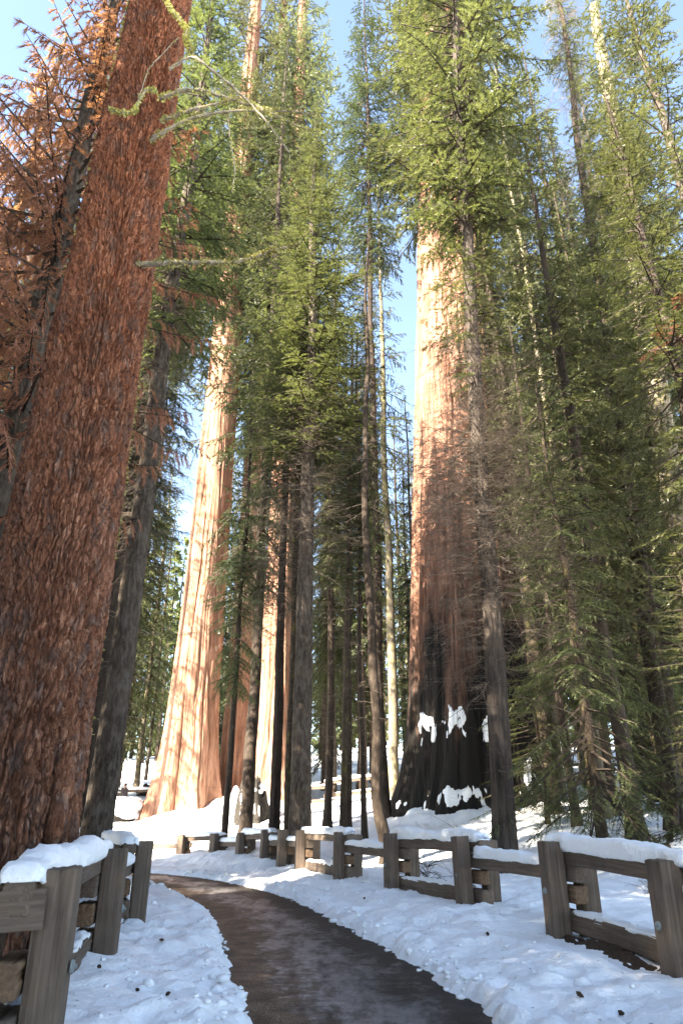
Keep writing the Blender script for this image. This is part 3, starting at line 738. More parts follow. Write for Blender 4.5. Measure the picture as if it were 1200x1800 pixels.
def sequoia(label, x, y, H, r0, r1, seed, mat, nth=280, nz=170, lean=(0, 0), crown=None, **kw):
    root = thing("sequoia_tree", label, "sequoia", (x, y, gz(x, y) - 0.5))
    rf = seq_r(r0, r1, H, seed, **kw)
    bend = lambda z: (lean[0] * np.maximum(z, 0), lean[1] * np.maximum(z, 0))
    link("trunk", trunk_mesh("sequoia_trunk", mat, rf, H, nth, nz, 0.0, seed, z0=-1.0, zpow=1.5, bendf=bend), root)
    for i, c in enumerate(crown or []):
        put_crown(root, c[0], c[1], c[2], c[3], seed * 1.3 + i, (lean[0] * c[1], lean[1] * c[1]))
    return root, rf
S1, rf1 = sequoia("sunlit cinnamon sequoia with wide flared foot, left of the twin behind the path bend", -10.5, 50, 104, 1.72, 0.35, 201, M_seq, crown=[('sequoia', 42, 105, 1.15), ('tall_fir', 43, 80, 1.0), ('dark_fir', 45, 82, 1.25)], flare=0.50, fh=3.2)
S2, rf2 = sequoia("narrow shaded sequoia trunk squeezed between the two sunlit ones", -7.5, 53, 98, 1.25, 0.35, 202, M_seq, 170, 130, crown=[('sequoia', 34, 100, 1.1), ('tall_fir', 33, 66, 1.0)], flare=0.3)
S3, rf3 = sequoia("slimmer sunlit sequoia partly hidden behind the central fir trunks", -4.9, 51.5, 102, 1.2, 0.35, 203, M_seq, 200, 140, crown=[('sequoia', 38, 103, 1.2), ('tall_fir', 36, 72, 1.1), ('dark_fir', 50, 96, 1.4)], flare=0.55, fh=2.6)
S4, rf4 = sequoia("giant sequoia with charred black foot and sunlit upper trunk right of centre", 7.05, 40, 92, 3.3, 0.9, 204, M_seqburn_shade, 380, 200, lean=(0.036, 0.0), crown=[('sequoia', 47, 94, 1.25), ('tall_fir', 46, 84, 1.4)], flare=0.27, fh=2.0, roots=9, flute=0.10)

link("side_trunk", trunk_mesh("sequoia_side_trunk", M_seqburn_shade, seq_r(1.75, 0.5, 84, 209, 0.3, 2.2, 6, 0.11), 84, 200, 160, 0.0, 209, z0=-1.0, zpow=1.5, bendf=lambda z: (0.03 * np.maximum(z, 0), 0 * z)), S4, (1.95, 0.35, 0))
def snow_on_trunk(root, rf, lean, label, th0, th1, z0, z1, seed, thick=0.12, cover=0.1, n=60, top_flat=True):
    """A sheet of snow stuck to the bark; where its mask fails it lies under the bark surface."""
    T, Z = np.meshgrid(np.linspace(th0, th1, n), np.linspace(z0, z1, n))
    R = rf(T, Z)
    uu = (T - th0) / (th1 - th0); vv = (Z - z0) / (z1 - z0)
    edge = np.minimum(np.minimum(uu, 1 - uu) * 4, np.minimum(vv, 1 - vv) * 3)
    m = (np.sqrt(np.clip(edge, 0, 1)) - 1) * 1.5 + 1.9 * fbm2(T * 8.0, Z * 1.1, seed, 4) + 0.7 * fbm2(T * 30, Z * 2.5, seed + 1, 2) + 0.05 + cover
    R = R + np.clip(m * 1.6, -1.0, 0.55) * thick * 1.6
    x = R * np.sin(T) + lean[0] * np.maximum(Z, 0); y = R * np.cos(T) + lean[1] * np.maximum(Z, 0)
    mb = MB(); mb.quads(np.stack([x, y, Z], -1), grid_faces(n, n))
    o = link("snow_patch", mb.mesh("snow_patch", M_snow), None, root.location)
    return tag(o, label, "snow")
L4 = (0.036, 0.0)
snow_on_trunk(S4, rf4, L4, "ragged snow patch on the left side of the charred sequoia foot", 3.45, 4.15, 3.0, 5.0, 301, 0.10, 0.0)
snow_on_trunk(S4, rf4, L4, "tall snow blotch on the charred sequoia, right of its ragged patch", 3.36, 3.62, 3.4, 5.2, 302, 0.10, 0.25, 40)
snow_on_trunk(S4, rf4, L4, "single snow blotch high on the middle of the charred sequoia foot", 2.90, 3.14, 3.2, 4.6, 303, 0.10, 0.25, 40)
snow_on_trunk(S4, rf4, L4, "snow streaks low on the right side of the charred sequoia foot", 2.15, 2.75, 0.6, 2.8, 304, 0.12, 0.1, 50)
snow_on_trunk(S4, rf4, L4, "snow filling the root hollows at the charred sequoia foot", 2.9, 4.5, 0.0, 1.3, 305, 0.10, -0.2, 70)

# --- firs and pines one can tell apart
tree("grey trunk of a dying pine with hanging red needles behind the red pine", -7.2, 13, 33, 0.40, 0.08, M_fir, "dead_pine", "pine tree", [('red_dead', 6.5, 33, 1.25)], [('short', 2, 14, 1.0)], 60, 220, amp=0.05)
tree("pine with sparse red dead needles farther left behind the fence", -12.5, 19, 34, 0.35, 0.08, M_fir, "dead_pine", "pine tree", [('red_dead', 10, 34, 1.1)], [('short', 2, 14, 1.0)])
tree("grey fir trunk rising just right of the red pine, sunlit halfway up", -5.72, 18, 38, 0.36, 0.06, M_fir, crown=[('mid_fir', 16, 40, 1.0)], dead=[('short', 3, 18, 1.3), ('dense', 8, 20, 0.6)], nth=72, nz=300, amp=0.07, kf=3.5)
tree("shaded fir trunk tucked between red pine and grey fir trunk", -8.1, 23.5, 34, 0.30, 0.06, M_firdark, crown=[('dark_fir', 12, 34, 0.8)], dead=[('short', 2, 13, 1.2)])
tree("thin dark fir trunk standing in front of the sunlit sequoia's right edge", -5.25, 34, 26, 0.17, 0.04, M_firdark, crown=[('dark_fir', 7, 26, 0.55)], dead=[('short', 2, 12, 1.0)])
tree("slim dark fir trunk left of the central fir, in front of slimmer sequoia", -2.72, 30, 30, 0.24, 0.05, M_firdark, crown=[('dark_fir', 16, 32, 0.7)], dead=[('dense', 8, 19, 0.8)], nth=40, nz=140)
tree("dark fir trunk fused against the central fir's left side", -2.05, 29.4, 30, 0.25, 0.05, M_mossdark, crown=[('dark_fir', 18, 31, 0.6)], dead=[('short', 6, 18, 1.0)], nth=40, nz=140)
tree("tall central fir with pointed sunlit crown and grey trunk", -1.52, 28, 41, 0.43, 0.05, M_fir, crown=[('hero_fir', 17, 42.2, 1.0)], dead=[('dense', 11, 21, 1.1), ('short', 4, 12, 1.2)], nth=72, nz=300, amp=0.07, kf=3.5, flare=0.5)
tree("thin leaning mossy trunk right of the central fir", 0.05, 31, 18, 0.16, 0.04, M_mossdark, crown=[('dark_fir', 11, 19, 0.5)], dead=[('short', 2, 11, 1.0)], tilt=(0.02, 0))
tree("dark slightly leaning trunk behind the thin mossy one", 0.18, 33, 28, 0.26, 0.05, M_firdark, crown=[('dark_fir', 15, 29, 0.65)], dead=[('short', 3, 16, 1.2)], tilt=(0.015, 0))
tree("very thin straight dark trunk left of the crooked snag", 0.88, 31.5, 24, 0.14, 0.03, M_firdark, crown=[('thin_fir', 13, 25, 0.5)], dead=[('short', 2, 14, 0.8)])
tree("crooked footed bare snag reaching up into the sky gap", 1.15, 26, 29, 0.22, 0.03, M_firdark, "bare_snag", "dead tree", None, [('short', 4, 18, 0.8), ('short', 14, 29, 0.8)], 20, 90, wob=0.5, flare=0.4,
     bendf=lambda z: (0.28 * np.exp(-((z - 0.3) / 1.0) ** 2) - 0.12 * np.exp(-((z - 3) / 1.6) ** 2), 0 * z))
tree("pale mossy sunlit trunk seen just left of the giant sequoia", 3.5, 48, 57, 0.37, 0.06, M_mossbark, crown=[('thin_fir', 20, 58, 1.15)], dead=[('short', 4, 20, 1.2)])
tree("tall cedar before the giant sequoia with bushy bright crown", 4.72, 22.4, 59, 0.36, 0.08, M_cedar, "cedar_tree", "cedar", [('tall_fir', 26, 62, 1.25), ('thin_fir', 17, 34, 0.9)], [('dense', 5, 15, 1.15), ('dense', 9, 20, 1.2), ('dense', 8, 16, 1.4), ('short', 2, 8, 1.3)], 72, 300, amp=0.07, kf=3.5, tilt=(0.034, 0))
tree("thick grey trunk close to the right of the giant sequoia", 11.4, 44, 46, 0.62, 0.12, M_fir, crown=[('dark_fir', 20, 52, 1.2)], dead=[('dense', 8, 22, 1.2)], nth=40, nz=140)
tree("yellow mossy sunlit trunk right of the giant sequoia", 13.0, 43.5, 36, 0.33, 0.06, M_mossbark, crown=[('thin_fir', 16, 36, 1.0)], dead=[('short', 3, 18, 1.2)])
tree("young fir with drooping branches behind the nearest fence bay", 7.75, 22.5, 17, 0.19, 0.04, M_mossdark, crown=[('low_fir', 1.9, 17, 1.0)], dead=[('droop', 0.6, 6.5, 1.0)], nth=40, nz=90)
tree("young fir whose trunk stands clear on the snow slope", 12.2, 31.5, 26, 0.28, 0.05, M_mossdark, crown=[('low_fir', 5.0, 24, 1.05)], dead=[('droop', 0.8, 7, 1.1)], nth=18)
tree("slim pale barked fir near the picture's right edge", 13.6, 29.0, 24, 0.20, 0.05, M_fir, crown=[('low_fir', 7.5, 24, 1.4)], dead=[('short', 2, 12, 1.2)])
tree("broad dark trunk behind the young firs on the right slope", 18.2, 43, 44, 0.75, 0.15, M_cedar, "cedar_tree", "cedar", [('dark_fir', 12, 50, 1.4)], [('dense', 6, 16, 1.2)], 18, 50)
tree("thin dark pair mate trunk left of the young fir, reddish bark", 9.6, 31, 26, 0.20, 0.05, M_firdark, crown=[('low_fir', 6, 22, 0.75)], dead=[('short', 1, 9, 1.2)])
tree("tall dark fir filling the right side above the slope", 10.6, 27, 40, 0.33, 0.05, M_firdark, crown=[('mid_fir', 9, 46, 1.05)], dead=[('short', 2, 11, 1.4)])
tree("leaning thick sunlit pine high at upper right with pale bark", 14.4, 28, 52, 0.72, 0.30, M_mossbark, "pine_tree", "pine tree", [('mid_fir', 22, 40, 0.9), ('thin_fir', 30, 53, 1.3)], [('short', 8, 22, 1.4)], 26, 90, tilt=(0.055, 0))
tree("slender dark pine stem against the sky gap at upper right", 13.3, 30, 64, 0.36, 0.10, M_firdark, "pine_tree", "pine tree", [('mid_fir', 14, 36, 0.9), ('thin_fir', 46, 64, 0.7)], [('dense', 30, 60, 0.8)], 18, 60, tilt=(0.05, 0))
tree("blue green fir with clumped crown against the sky gap", 13.0, 36, 50, 0.36, 0.06, M_firdark, crown=[('dark_fir', 16, 50, 0.85)], dead=[('short', 4, 18, 1.2)])
tree("bushy fir at right edge with low hanging branches", 11.6, 19.5, 30, 0.30, 0.05, M_firdark, crown=[('mid_fir', 8.5, 32, 1.05)], dead=[('short', 1, 8, 1.4)])
_sprig = crown_mesh("dead_sprig", 77, 1.6, 1.7, 9, M_dead, el=(-0.2, 0.1), droop=0.3, tw_sp=0.09, tw_k=0.3, tw_min=0.2, lf_sp=0.018, lf_len=0.14, lf_w=0.008, hang=0.5, gap=0.1, lang=30, prof=lambda t: 1 - 0.3 * t)
_o = link("dead_sprig", _sprig, bpy.data.objects[[o.name for o in C.objects if o.get('label', '').startswith('bushy fir at right edge')][0]], (0.5, -0.2, 16.6))
tree("sunlit fir crown leaning in at the upper right corner", 15.5, 22, 44, 0.42, 0.08, M_fir, crown=[('mid_fir', 13, 48, 1.3)], dead=[('short', 4, 14, 1.6)])
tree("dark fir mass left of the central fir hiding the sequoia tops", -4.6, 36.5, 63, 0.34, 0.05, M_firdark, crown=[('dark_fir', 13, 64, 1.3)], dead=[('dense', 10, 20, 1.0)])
tree("fir with green crown left of the sunlit sequoia", -12.0, 36.5, 60, 0.34, 0.05, M_firdark, crown=[('mid_fir', 29, 61, 1.3), ('dark_fir', 33, 61, 1.2), ('thin_fir', 8, 32, 0.7)], dead=[('short', 3, 13, 1.4)])
tree("second green fir farther left behind the red pine", -20, 51, 46, 0.38, 0.05, M_fir, crown=[('mid_fir', 7, 48, 1.1)], dead=[('short', 3, 11, 1.4)])
tree("slim fir behind the crooked snag with ragged crown", 2.2, 39, 74, 0.30, 0.04, M_firdark, crown=[('dark_fir', 39, 76, 1.15), ('thin_fir', 12, 34, 0.45)], dead=[('short', 3, 13, 1.2)])
tree("thin dark trunk behind the central fir's right side", -0.6, 37, 36, 0.22, 0.04, M_firdark, crown=[('mid_fir', 13, 36, 0.75)], dead=[('short', 3, 14, 1.2)])
tree("dark fir between central fir and giant sequoia, farther back", 1.6, 56, 44, 0.4, 0.06, M_firdark, crown=[('far_dark', 10, 42, 1.0)], dead=[('short', 3, 13, 1.4)])

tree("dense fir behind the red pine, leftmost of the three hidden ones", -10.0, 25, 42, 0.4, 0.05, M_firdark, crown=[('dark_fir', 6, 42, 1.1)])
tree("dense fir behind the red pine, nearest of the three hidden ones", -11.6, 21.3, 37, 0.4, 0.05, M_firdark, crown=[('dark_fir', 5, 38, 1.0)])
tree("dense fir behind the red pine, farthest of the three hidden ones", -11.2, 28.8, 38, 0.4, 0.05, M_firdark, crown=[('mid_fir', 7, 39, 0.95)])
tree("small drooping fir at the right edge just behind the nearest fence bay", 10.6, 20.0, 8.5, 0.13, 0.03, M_mossdark, crown=[('low_fir', 0.9, 9, 0.95)], dead=[('droop', 0.4, 3.5, 0.8)])
tree("low leafy fir sapling between the giant sequoia's right foot and the cedar", 9.0, 33, 7.5, 0.12, 0.03, M_mossdark, crown=[('low_fir', 0.7, 8, 0.9)])
tree("low leafy fir sapling on the right slope under the broad dark trunk", 15.5, 37, 9, 0.14, 0.03, M_mossdark, crown=[('low_fir', 0.8, 9.5, 1.0)])
tree("airy fir far left whose branches dapple the sunlit sequoia", -23.6, 38, 44, 0.35, 0.05, M_firdark, crown=[('thin_fir', 8, 45, 1.3)])
tree("second airy fir far left, behind the dappling one", -31, 37, 50, 0.35, 0.05, M_firdark, crown=[('thin_fir', 10, 51, 1.4)])
tree("tall dark fir whose clumped top edges the upper right sky gap", 17.0, 40, 66, 0.4, 0.05, M_firdark, crown=[('thin_fir', 26, 68, 1.35)], dead=[('short', 4, 20, 1.4)])
# --- the wood between the named trees and the far forest
rng = random.Random(31)
mid = []
tries = 0
while len(mid) < 64 and tries < 8000:
    tries += 1
    y = rng.uniform(34, 62); u = rng.choice([rng.uniform(-250, 235), rng.uniform(965, 1450), rng.uniform(965, 1300), rng.uniform(440, 700)])
    if 440 <= u <= 700 and y < 55: continue
    if u < 235 and y < 40: continue
    x = (u - 600) / 1200 * y * CP
    c_ = 0.67 * x - 0.74 * y; s_ = -0.74 * x - 0.67 * y
    if -50 < c_ < -36 and s_ > -28: continue
    if all((x - a) ** 2 + (y - b) ** 2 > 2.4 ** 2 for a, b in mid): mid.append((x, y))
words_ = {'mid_fir': 'green', 'dark_fir': 'dark', 'far_fir': 'pale'}
for i, (x, y) in enumerate(mid):
    h = rng.uniform(40, 62)
    kind = rng.choice(['mid_fir', 'dark_fir', 'far_fir', 'mid_fir'])
    bk = rng.choice([('grey', M_fir), ('blackish', M_firdark), ('brown', M_mossdark), ('mossy', M_mossbark)])
    u = 600 + 1200 * x / (y * CP)
    side = 'left of the sunlit sequoia' if u < 300 else 'between the sunlit sequoias and the giant one' if u < 760 else 'right of the giant sequoia'
    tree("%s %s conifer in the crowded wood %s" % (bk[0], words_[kind], side), x, y, h, rng.uniform(0.2, 0.42), 0.05, bk[1], "conifer_tree", "conifer",
         [(kind, rng.uniform(5, 16), h + 1, rng.uniform(0.85, 1.25))], [('short', 2, 14, 1.3)], 10, 20, group="%s %s conifers %s" % (bk[0], words_[kind], side))
# --- the forest behind
rng = random.Random(7)
bgspots = []
tries = 0
while len(bgspots) < 90 and tries < 6000:
    tries += 1
    y = rng.uniform(57, 118); x = rng.uniform(-0.62 * y - 4, 0.62 * y + 4)
    if all((x - a) ** 2 + (y - b) ** 2 > 3.6 ** 2 for a, b in bgspots):
        bgspots.append((x, y))
for i, (x, y) in enumerate(bgspots):
    h = rng.uniform(34, 54)
    kind = rng.choice(['far_fir', 'far_fir', 'far_dark', 'mid_fir'])
    tree("conifer of the far sunlit forest behind fences and sequoias", x, y, h, rng.uniform(0.2, 0.42), 0.05, rng.choice([M_fir, M_firdark, M_mossbark]), "conifer_tree", "conifer",
         [(kind, rng.uniform(1.5, 9), h + 1, rng.uniform(0.7, 1.1))], None, 9, 14, group="trees of the far forest")
# far wood: one mass
def far_wood():
    r = np.random.default_rng(5); mb = MB()
    for i in range(420):
        a = r.uniform(-1.0, 1.0); d = r.uniform(122, 210)
        x, y = d * math.sin(a) * 1.0, d * math.cos(a)
        if y < 60: continue
        h = r.uniform(28, 46); z = gz(x, y); R = r.uniform(3, 5)
        m = 150
        t = r.uniform(0.03, 1, m); az = r.uniform(0, 6.28, m); rr = R * (1 - t) ** 0.8 * r.uniform(0.3, 1.1, m)
        c = np.stack([x + rr * np.cos(az), y + rr * np.sin(az), z + t * h], 1)
        dv = np.stack([np.cos(az), np.sin(az), r.normal(-0.35, 0.3, m)], 1); w = np.stack([-np.sin(az), np.cos(az), r.normal(0, 0.4, m)], 1)
        l = r.uniform(0.7, 1.7, m)[:, None]
        v = np.stack([c - dv * l * 0.6, c + w * l * 0.4, c + dv * l, c - w * l * 0.4], 1)
        mb.quads(v, np.arange(m * 4).reshape(-1, 4), 0)
        v, f = tube_arrays([(x, y, z - 1), (x, y, z + h * 0.9)], [0.4, 0.1], 5); mb.quads(v, f, 1)
    o = link("far_forest", mb.mesh("far_forest", [M_leafF, M_firdark], False)); o['kind'] = 'stuff'
    tag(o, "distant wood closing the view behind the conifers", "forest")
far_wood()
# neighbours beside and behind the camera that throw the foreground's shade
rng = random.Random(21)
shade = []
for c in range(-27, 9, 3):
    for k in range(5):
        s_ = (4 if c < -13 else 11) + k * 6.5 + rng.uniform(-1.5, 1.5); cc = c + rng.uniform(-1.3, 1.3)
        shade.append((0.67 * cc - 0.74 * s_, -0.74 * cc - 0.67 * s_, 30 + k * 3.2 + rng.uniform(-2, 3)))
shade += [(-13.0, 7.6, 38), (-16, 11.2, 40), (-12.5, 3.0, 36), (9, -6, 36), (7, -14, 40), (15, 4, 34), (17, -5, 40)]
shade = [q for q in shade if not (-19.4 < 0.67 * q[0] - 0.74 * q[1] < -17)]
for i, (x, y, h) in enumerate(shade):
    tree("tall fir standing beside or behind the viewer, outside the view", x, y, h, 0.4, 0.06, M_fir, crown=[('thin_fir' if -22 < 0.67 * x - 0.74 * y < -16 else 'dark_fir', 4, h + 1, 1.25)], nth=10, nz=14, group="firs around the viewer")

# ------------------------------------------------------------------ timber fences
_tm = {}
def timber_mesh(w, h, L, seed, mat, fine=True):
    """A squared timber along local +Z: rounded edges, grain ridges, drying cracks."""
    r = np.random.default_rng(seed)
    n = 56 if fine else 16
    nl = max(6, int(L / 0.12)) if fine else 5
    t = np.arange(n) / n * 4
    sidei = t.astype(int) % 4; f = t - t.astype(int)
    ex = np.where(sidei == 0, -1 + 2 * f, np.where(sidei == 1, 1, np.where(sidei == 2, 1 - 2 * f, -1)))
    ey = np.where(sidei == 0, -1, np.where(sidei == 1, -1 + 2 * f, np.where(sidei == 2, 1, 1 - 2 * f)))
    pw = 14
    nn = (np.abs(ex) ** pw + np.abs(ey) ** pw) ** (1 / pw); ex, ey = ex / nn, ey / nn
    zs = np.linspace(0, L, nl)
    zs = np.concatenate([[0, 0.006], zs[1:-1], [L - 0.008, L]])
    X = np.zeros((len(zs), n)); Y = X.copy(); Z = X.copy()
    g1 = r.normal(0, 1, n); g1 = (g1 + np.roll(g1, 1) + np.roll(g1, -1)) / 2
    crack = np.zeros(n)
    for _ in range(7 if fine else 0): crack[r.integers(0, n)] = -r.uniform(0.010, 0.026)
    for i, z in enumerate(zs):
        wob = 0.006 * fbm2(np.array([z * 1.7]), np.array([seed * 1.3]), 4, 3)[0]; wob2 = 0.006 * fbm2(np.array([z * 1.7]), np.array([seed * 2.3 + 9]), 6, 3)[0]
        k = 0.0022 * g1 + crack * np.clip(fbm2(np.full(n, z * 1.1) + crack * 300, np.arange(n) * 3.1, seed % 50, 2) + 0.6, 0, 1) + 0.004 * fbm2(np.arange(n) * 0.35, np.full(n, z * 2.0), seed % 40, 3)
        sc = 1.0
        if i in (0, len(zs) - 1): sc = 1 - 0.012 / max(w, h) * 2
        X[i] = (ex * w / 2 + ex * k) * sc + wob; Y[i] = (ey * h / 2 + ey * k) * sc + wob2; Z[i] = z + (0.006 * g1 if i == len(zs) - 1 else 0)
    mb = MB(); mb.quads(np.stack([X, Y, Z], -1), grid_faces(n, len(zs), True))
    for row, flip in ((0, True), (len(zs) - 1, False)):
        c = np.array([[X[row].mean(), Y[row].mean(), Z[row].mean()]])
        b0 = row * n; k = np.arange(n); mb.v.append(c)
        tri = np.stack([b0 + k, b0 + (k + 1) % n, np.full(n, mb.n)], -1)
        mb.t.append(tri[:, ::-1] if flip else tri); mb.tm.append(np.zeros(n)); mb.n += 1
    return mb.mesh("timber", mat, smooth=fine)
def place(name, me, parent, base, a, zdir, ydir):
    """Put a timber so that local Z runs along zdir from point a; coordinates relative to base."""
    z = Vector(zdir).normalized(); x = Vector(ydir).cross(z).normalized(); y = z.cross(x)
    o = link(name, me, parent)
    M = Matrix((x, y, z)).transposed().to_4x4(); M.translation = Vector(a) - Vector(base)
    o.matrix_local = M
    return o
def snow_cap(label, a, b, w, hgt, seed, over=0.02, group=None, n_per=0.05, drop=0.05, nac=16, name="rail_snow", round_end=True):
    """A loaf of snow lying along the top face from a to b."""
    a = Vector(a); b = Vector(b); d = b - a; L = d.length; d.normalize()
    side = Vector((d.y, -d.x, 0)).normalized()
    nl = max(8, int(L / n_per)); s = np.linspace(0, 1, nl)
    phi = np.linspace(-0.18 * math.pi, 1.18 * math.pi, nac)
    S, PH = np.meshgrid(s, phi, indexing='ij')
    d_end = np.minimum(S, 1 - S) * L
    endf = np.sqrt(np.clip(d_end / 0.13, 0, 1) * (2 - np.clip(d_end / 0.13, 0, 1))) if round_end else 1.0
    hv = hgt * (0.88 + 0.7 * fbm2(S * L * 0.9 + seed, np.full_like(S, seed * 0.7), seed, 3)) * (0.25 + 0.75 * endf)
    c, sn = np.cos(PH), np.sin(PH)
    wid = (w / 2 + over) * (0.8 + 0.2 * endf)
    X = np.sign(c) * np.abs(c) ** 0.6 * wid; Zz = np.where(sn > 0, np.abs(sn) ** 0.62, -np.abs(sn) * drop / hgt * 1.6) * hv
    nz = 0.05 * fbm2(S * L * 3.5 + 3, PH * 1.3 + seed, seed + 5, 4) + 0.016 * fbm2(S * L * 16, PH * 5 + seed, seed + 9, 2)
    X = X + nz * c; Zz = Zz + nz * np.abs(sn)
    P = (np.array(d)[None, None] * (S * L)[..., None] + np.array(side)[None, None] * X[..., None] + np.array([0, 0, 1.0]) * Zz[..., None])
    mb = MB(); mb.quads(P.reshape(-1, 3), grid_faces(nac, nl))
    k = np.arange(nac - 2)
    for row in (0, nl - 1):
        t = np.stack([np.full(nac - 2, row * nac), row * nac + k + 1, row * nac + k + 2], -1)
        mb.t.append(t); mb.tm.append(np.zeros(nac - 2))
    o = link(name, mb.mesh(name, M_snow), None, a)
    return tag(o, label, "snow", group)
def bolt(parent, base, p, n):
    z = Vector(n).normalized()
    mb = MB()
    v, f = tube_arrays([Vector(p) - Vector(base) - z * 0.01, Vector(p) - Vector(base) + z * 0.012], [0.045, 0.042], 12); mb.quads(v, f)
    mb.v.append(np.array([list(Vector(p) - Vector(base) + z * 0.014)])); k = np.arange(12)
    mb.t.append(np.stack([12 + k, 12 + (k + 1) % 12, np.full(12, mb.n)], -1)); mb.tm.append(np.zeros(12)); mb.n += 1
    v, f = tube_arrays([Vector(p) - Vector(base) + z * 0.012, Vector(p) - Vector(base) + z * 0.035], [0.018, 0.016], 6); mb.quads(v, f)
    return link("bolt", mb.mesh("bolt", M_metal, False), parent)

PW = 0.29
def fence(label, J, types, seed, fine_n=6, rear=True, pw=PW, cap_labels=None, thick=0.15, bolts=True, ends=0.36):
    """J: joints (x, y, top z) from near to far; the path lies on the left of the walking direction."""
    r = random.Random(seed)
    base = (J[0][0], J[0][1], J[0][2] - 1.3)
    root = thing("rail_fence", label, "fence", base)
    nj = len(J)
    T = []
    for i in range(nj):
        a = Vector(J[max(0, i - 1)][:2]); b = Vector(J[min(nj - 1, i + 1)][:2]); T.append((b - a).normalized())
    ctr = []
    for i, (x, y, zt) in enumerate(J):
        t = T[i]; n = Vector((-t.y, t.x)); fine = i < fine_n
        tilt = Vector((r.uniform(-.022, .022), r.uniform(-.022, .022), 1)); zt = zt + r.uniform(-.025, .025)
        place("post", timber_mesh(pw * r.uniform(0.93, 1.05), pw * r.uniform(0.93, 1.05), 1.95, seed * 50 + i, M_wood, fine), root, base, (x, y, zt - 1.95), tilt, (n.x, n.y, 0))
        if bolts and fine: bolt(root, base, Vector((x, y, zt - 0.66)) + Vector((n.x, n.y, 0)) * (pw / 2 + 0.002), (n.x, n.y, 0))
        c = Vector((x, y)) - n * (pw / 2 + 0.125); ctr.append((c, n))
        if rear:
            q = Vector((x, y)) - n * (pw + 0.25)
            place("post", timber_mesh(pw * 0.95, pw * 0.95, 1.9, seed * 50 + 20 + i, M_wood, fine), root, base, (q.x, q.y, zt - 1.95 - 0.02), (r.uniform(-.01, .01), r.uniform(-.01, .01), 1), (n.x, n.y, 0))
        sb = place("spacer_block", timber_mesh(0.21, 0.23, 0.62, seed * 50 + 40 + i, M_cut, fine), root, base, tuple(c - t * 0.31) + (zt - 0.70,), (t.x, t.y, 0), (0, 0, 1))
    k = 0
    for i in range(nj - 1):
        c0, c1 = ctr[i][0], ctr[i + 1][0]; z0, z1 = J[i][2], J[i + 1][2]
        d = (c1 - c0).normalized(); fine = i < fine_n
        a = c0 - d * ends; b = c1 + d * ends
        L = (b - a).length
        levels = {1: [(-0.165, 0.24), (-1.03, 0.26)], 2: [(-0.42, 0.235), (-1.285, 0.22)], 3: [(-0.42, 0.235)]}[types[i]]
        for li, (dz, hh) in enumerate(levels):
            pa = Vector((a.x, a.y, z0 + dz)); pb = Vector((b.x, b.y, z1 + dz))
            place("rail", timber_mesh(0.22, hh, (pb - pa).length, seed * 50 + 60 + i * 3 + li, M_wood, fine), root, base, pa, pb - pa, (0, 0, 1))
            top = Vector((0, 0, hh / 2 - 0.012))
            if li == 0:
                s_ = 0.0 if types[i] == 1 else ends + 0.16
                u = (pb - pa).normalized()
                lab = cap_labels[i] if cap_labels else label
                snow_cap(lab, pa + top + u * s_, pb + top - u * s_, 0.26, thick * r.uniform(0.85, 1.15) * (1.15 if types[i] == 1 else 0.95), seed * 20 + i, 0.035, n_per=0.05 if fine else 0.15)
            elif li == 1 and i < fine_n + 2:
                u = (pb - pa).normalized(); e = ends + pw / 2 + 0.02
                snow_cap((cap_labels[i] if cap_labels else label).replace("snow on the", "thin snow under the" if "far fence" in (cap_labels[i] if cap_labels else "") else "snow on the").replace("thick", "thin").replace("top rail", "bottom rail").replace("single rail", "bottom rail"), pa + top + u * e, pb + top - u * e, 0.20, 0.055, seed * 20 + 300 + i, 0.0, n_per=0.08)
    return root
RJ = [(4.25, 6.1, 1.20), (3.70, 8.95, 1.27), (3.16, 11.6, 1.40), (2.33, 14.7, 1.44), (1.15, 17.95, 1.46), (-0.10, 21.5, 1.50), (-1.39, 25.3, 1.52), (-2.15, 27.2, 1.52), (-2.99, 29.3, 1.50), (-4.25, 31.9, 1.42), (-5.55, 33.1, 1.37), (-7.1, 33.7, 1.31), (-10.2, 34.2, 1.2), (-13.5, 34.8, 1.1)]
RT = [2, 1, 3, 1, 2, 1, 2, 2, 1, 2, 1, 2, 1]
rc = ["thick snow on the fence bay at the viewer's right, single rail", "thick snow on the top rail of the nearest full bay of right fence", "thick snow on the single rail between nearest and second full bays",
      "thick snow on the top rail of the second full bay, before the cedar", "thick snow on the single rail just left of the cedar bay", "thick snow on the top rail below the central fir trunk",
      "thick snow on the short single rail left of the central fir", "thick snow on the short single rail right of the black stump", "thick snow on the top rail below the black stump", "thick snow on the single rail below thin dark fir",
      "thick snow on the top rail at the far path bend", "thick snow on the single rail left of the far path bend", "thick snow on the top rail farthest along the path bend"]
fence("weathered timber rail fence with snowy rails along the path's right side", RJ, RT, 3, 6, cap_labels=rc)
# left fence: runs along the path with its posts on the right (path) side, so it is listed far to near
LJ = [(-9.6, 23.6, 1.42), (-6.15, 20.2, 1.50), (-3.42, 13.2, 1.41), (-2.83, 9.65, 1.37), (-2.16, 6.05, 1.29)]
lc = ["thick snow on the top rail behind the red pine trunk", "thick snow on the single rail running behind the left fence corner", "thick snow on the top rail between second and third left posts", "thick snow on the single rail between the two nearest left posts"]
LF = fence("weathered timber rail fence with stacked log ends along the path's left side", LJ, [1, 1, 2, 1], 5, 9, cap_labels=lc, ends=0.30)
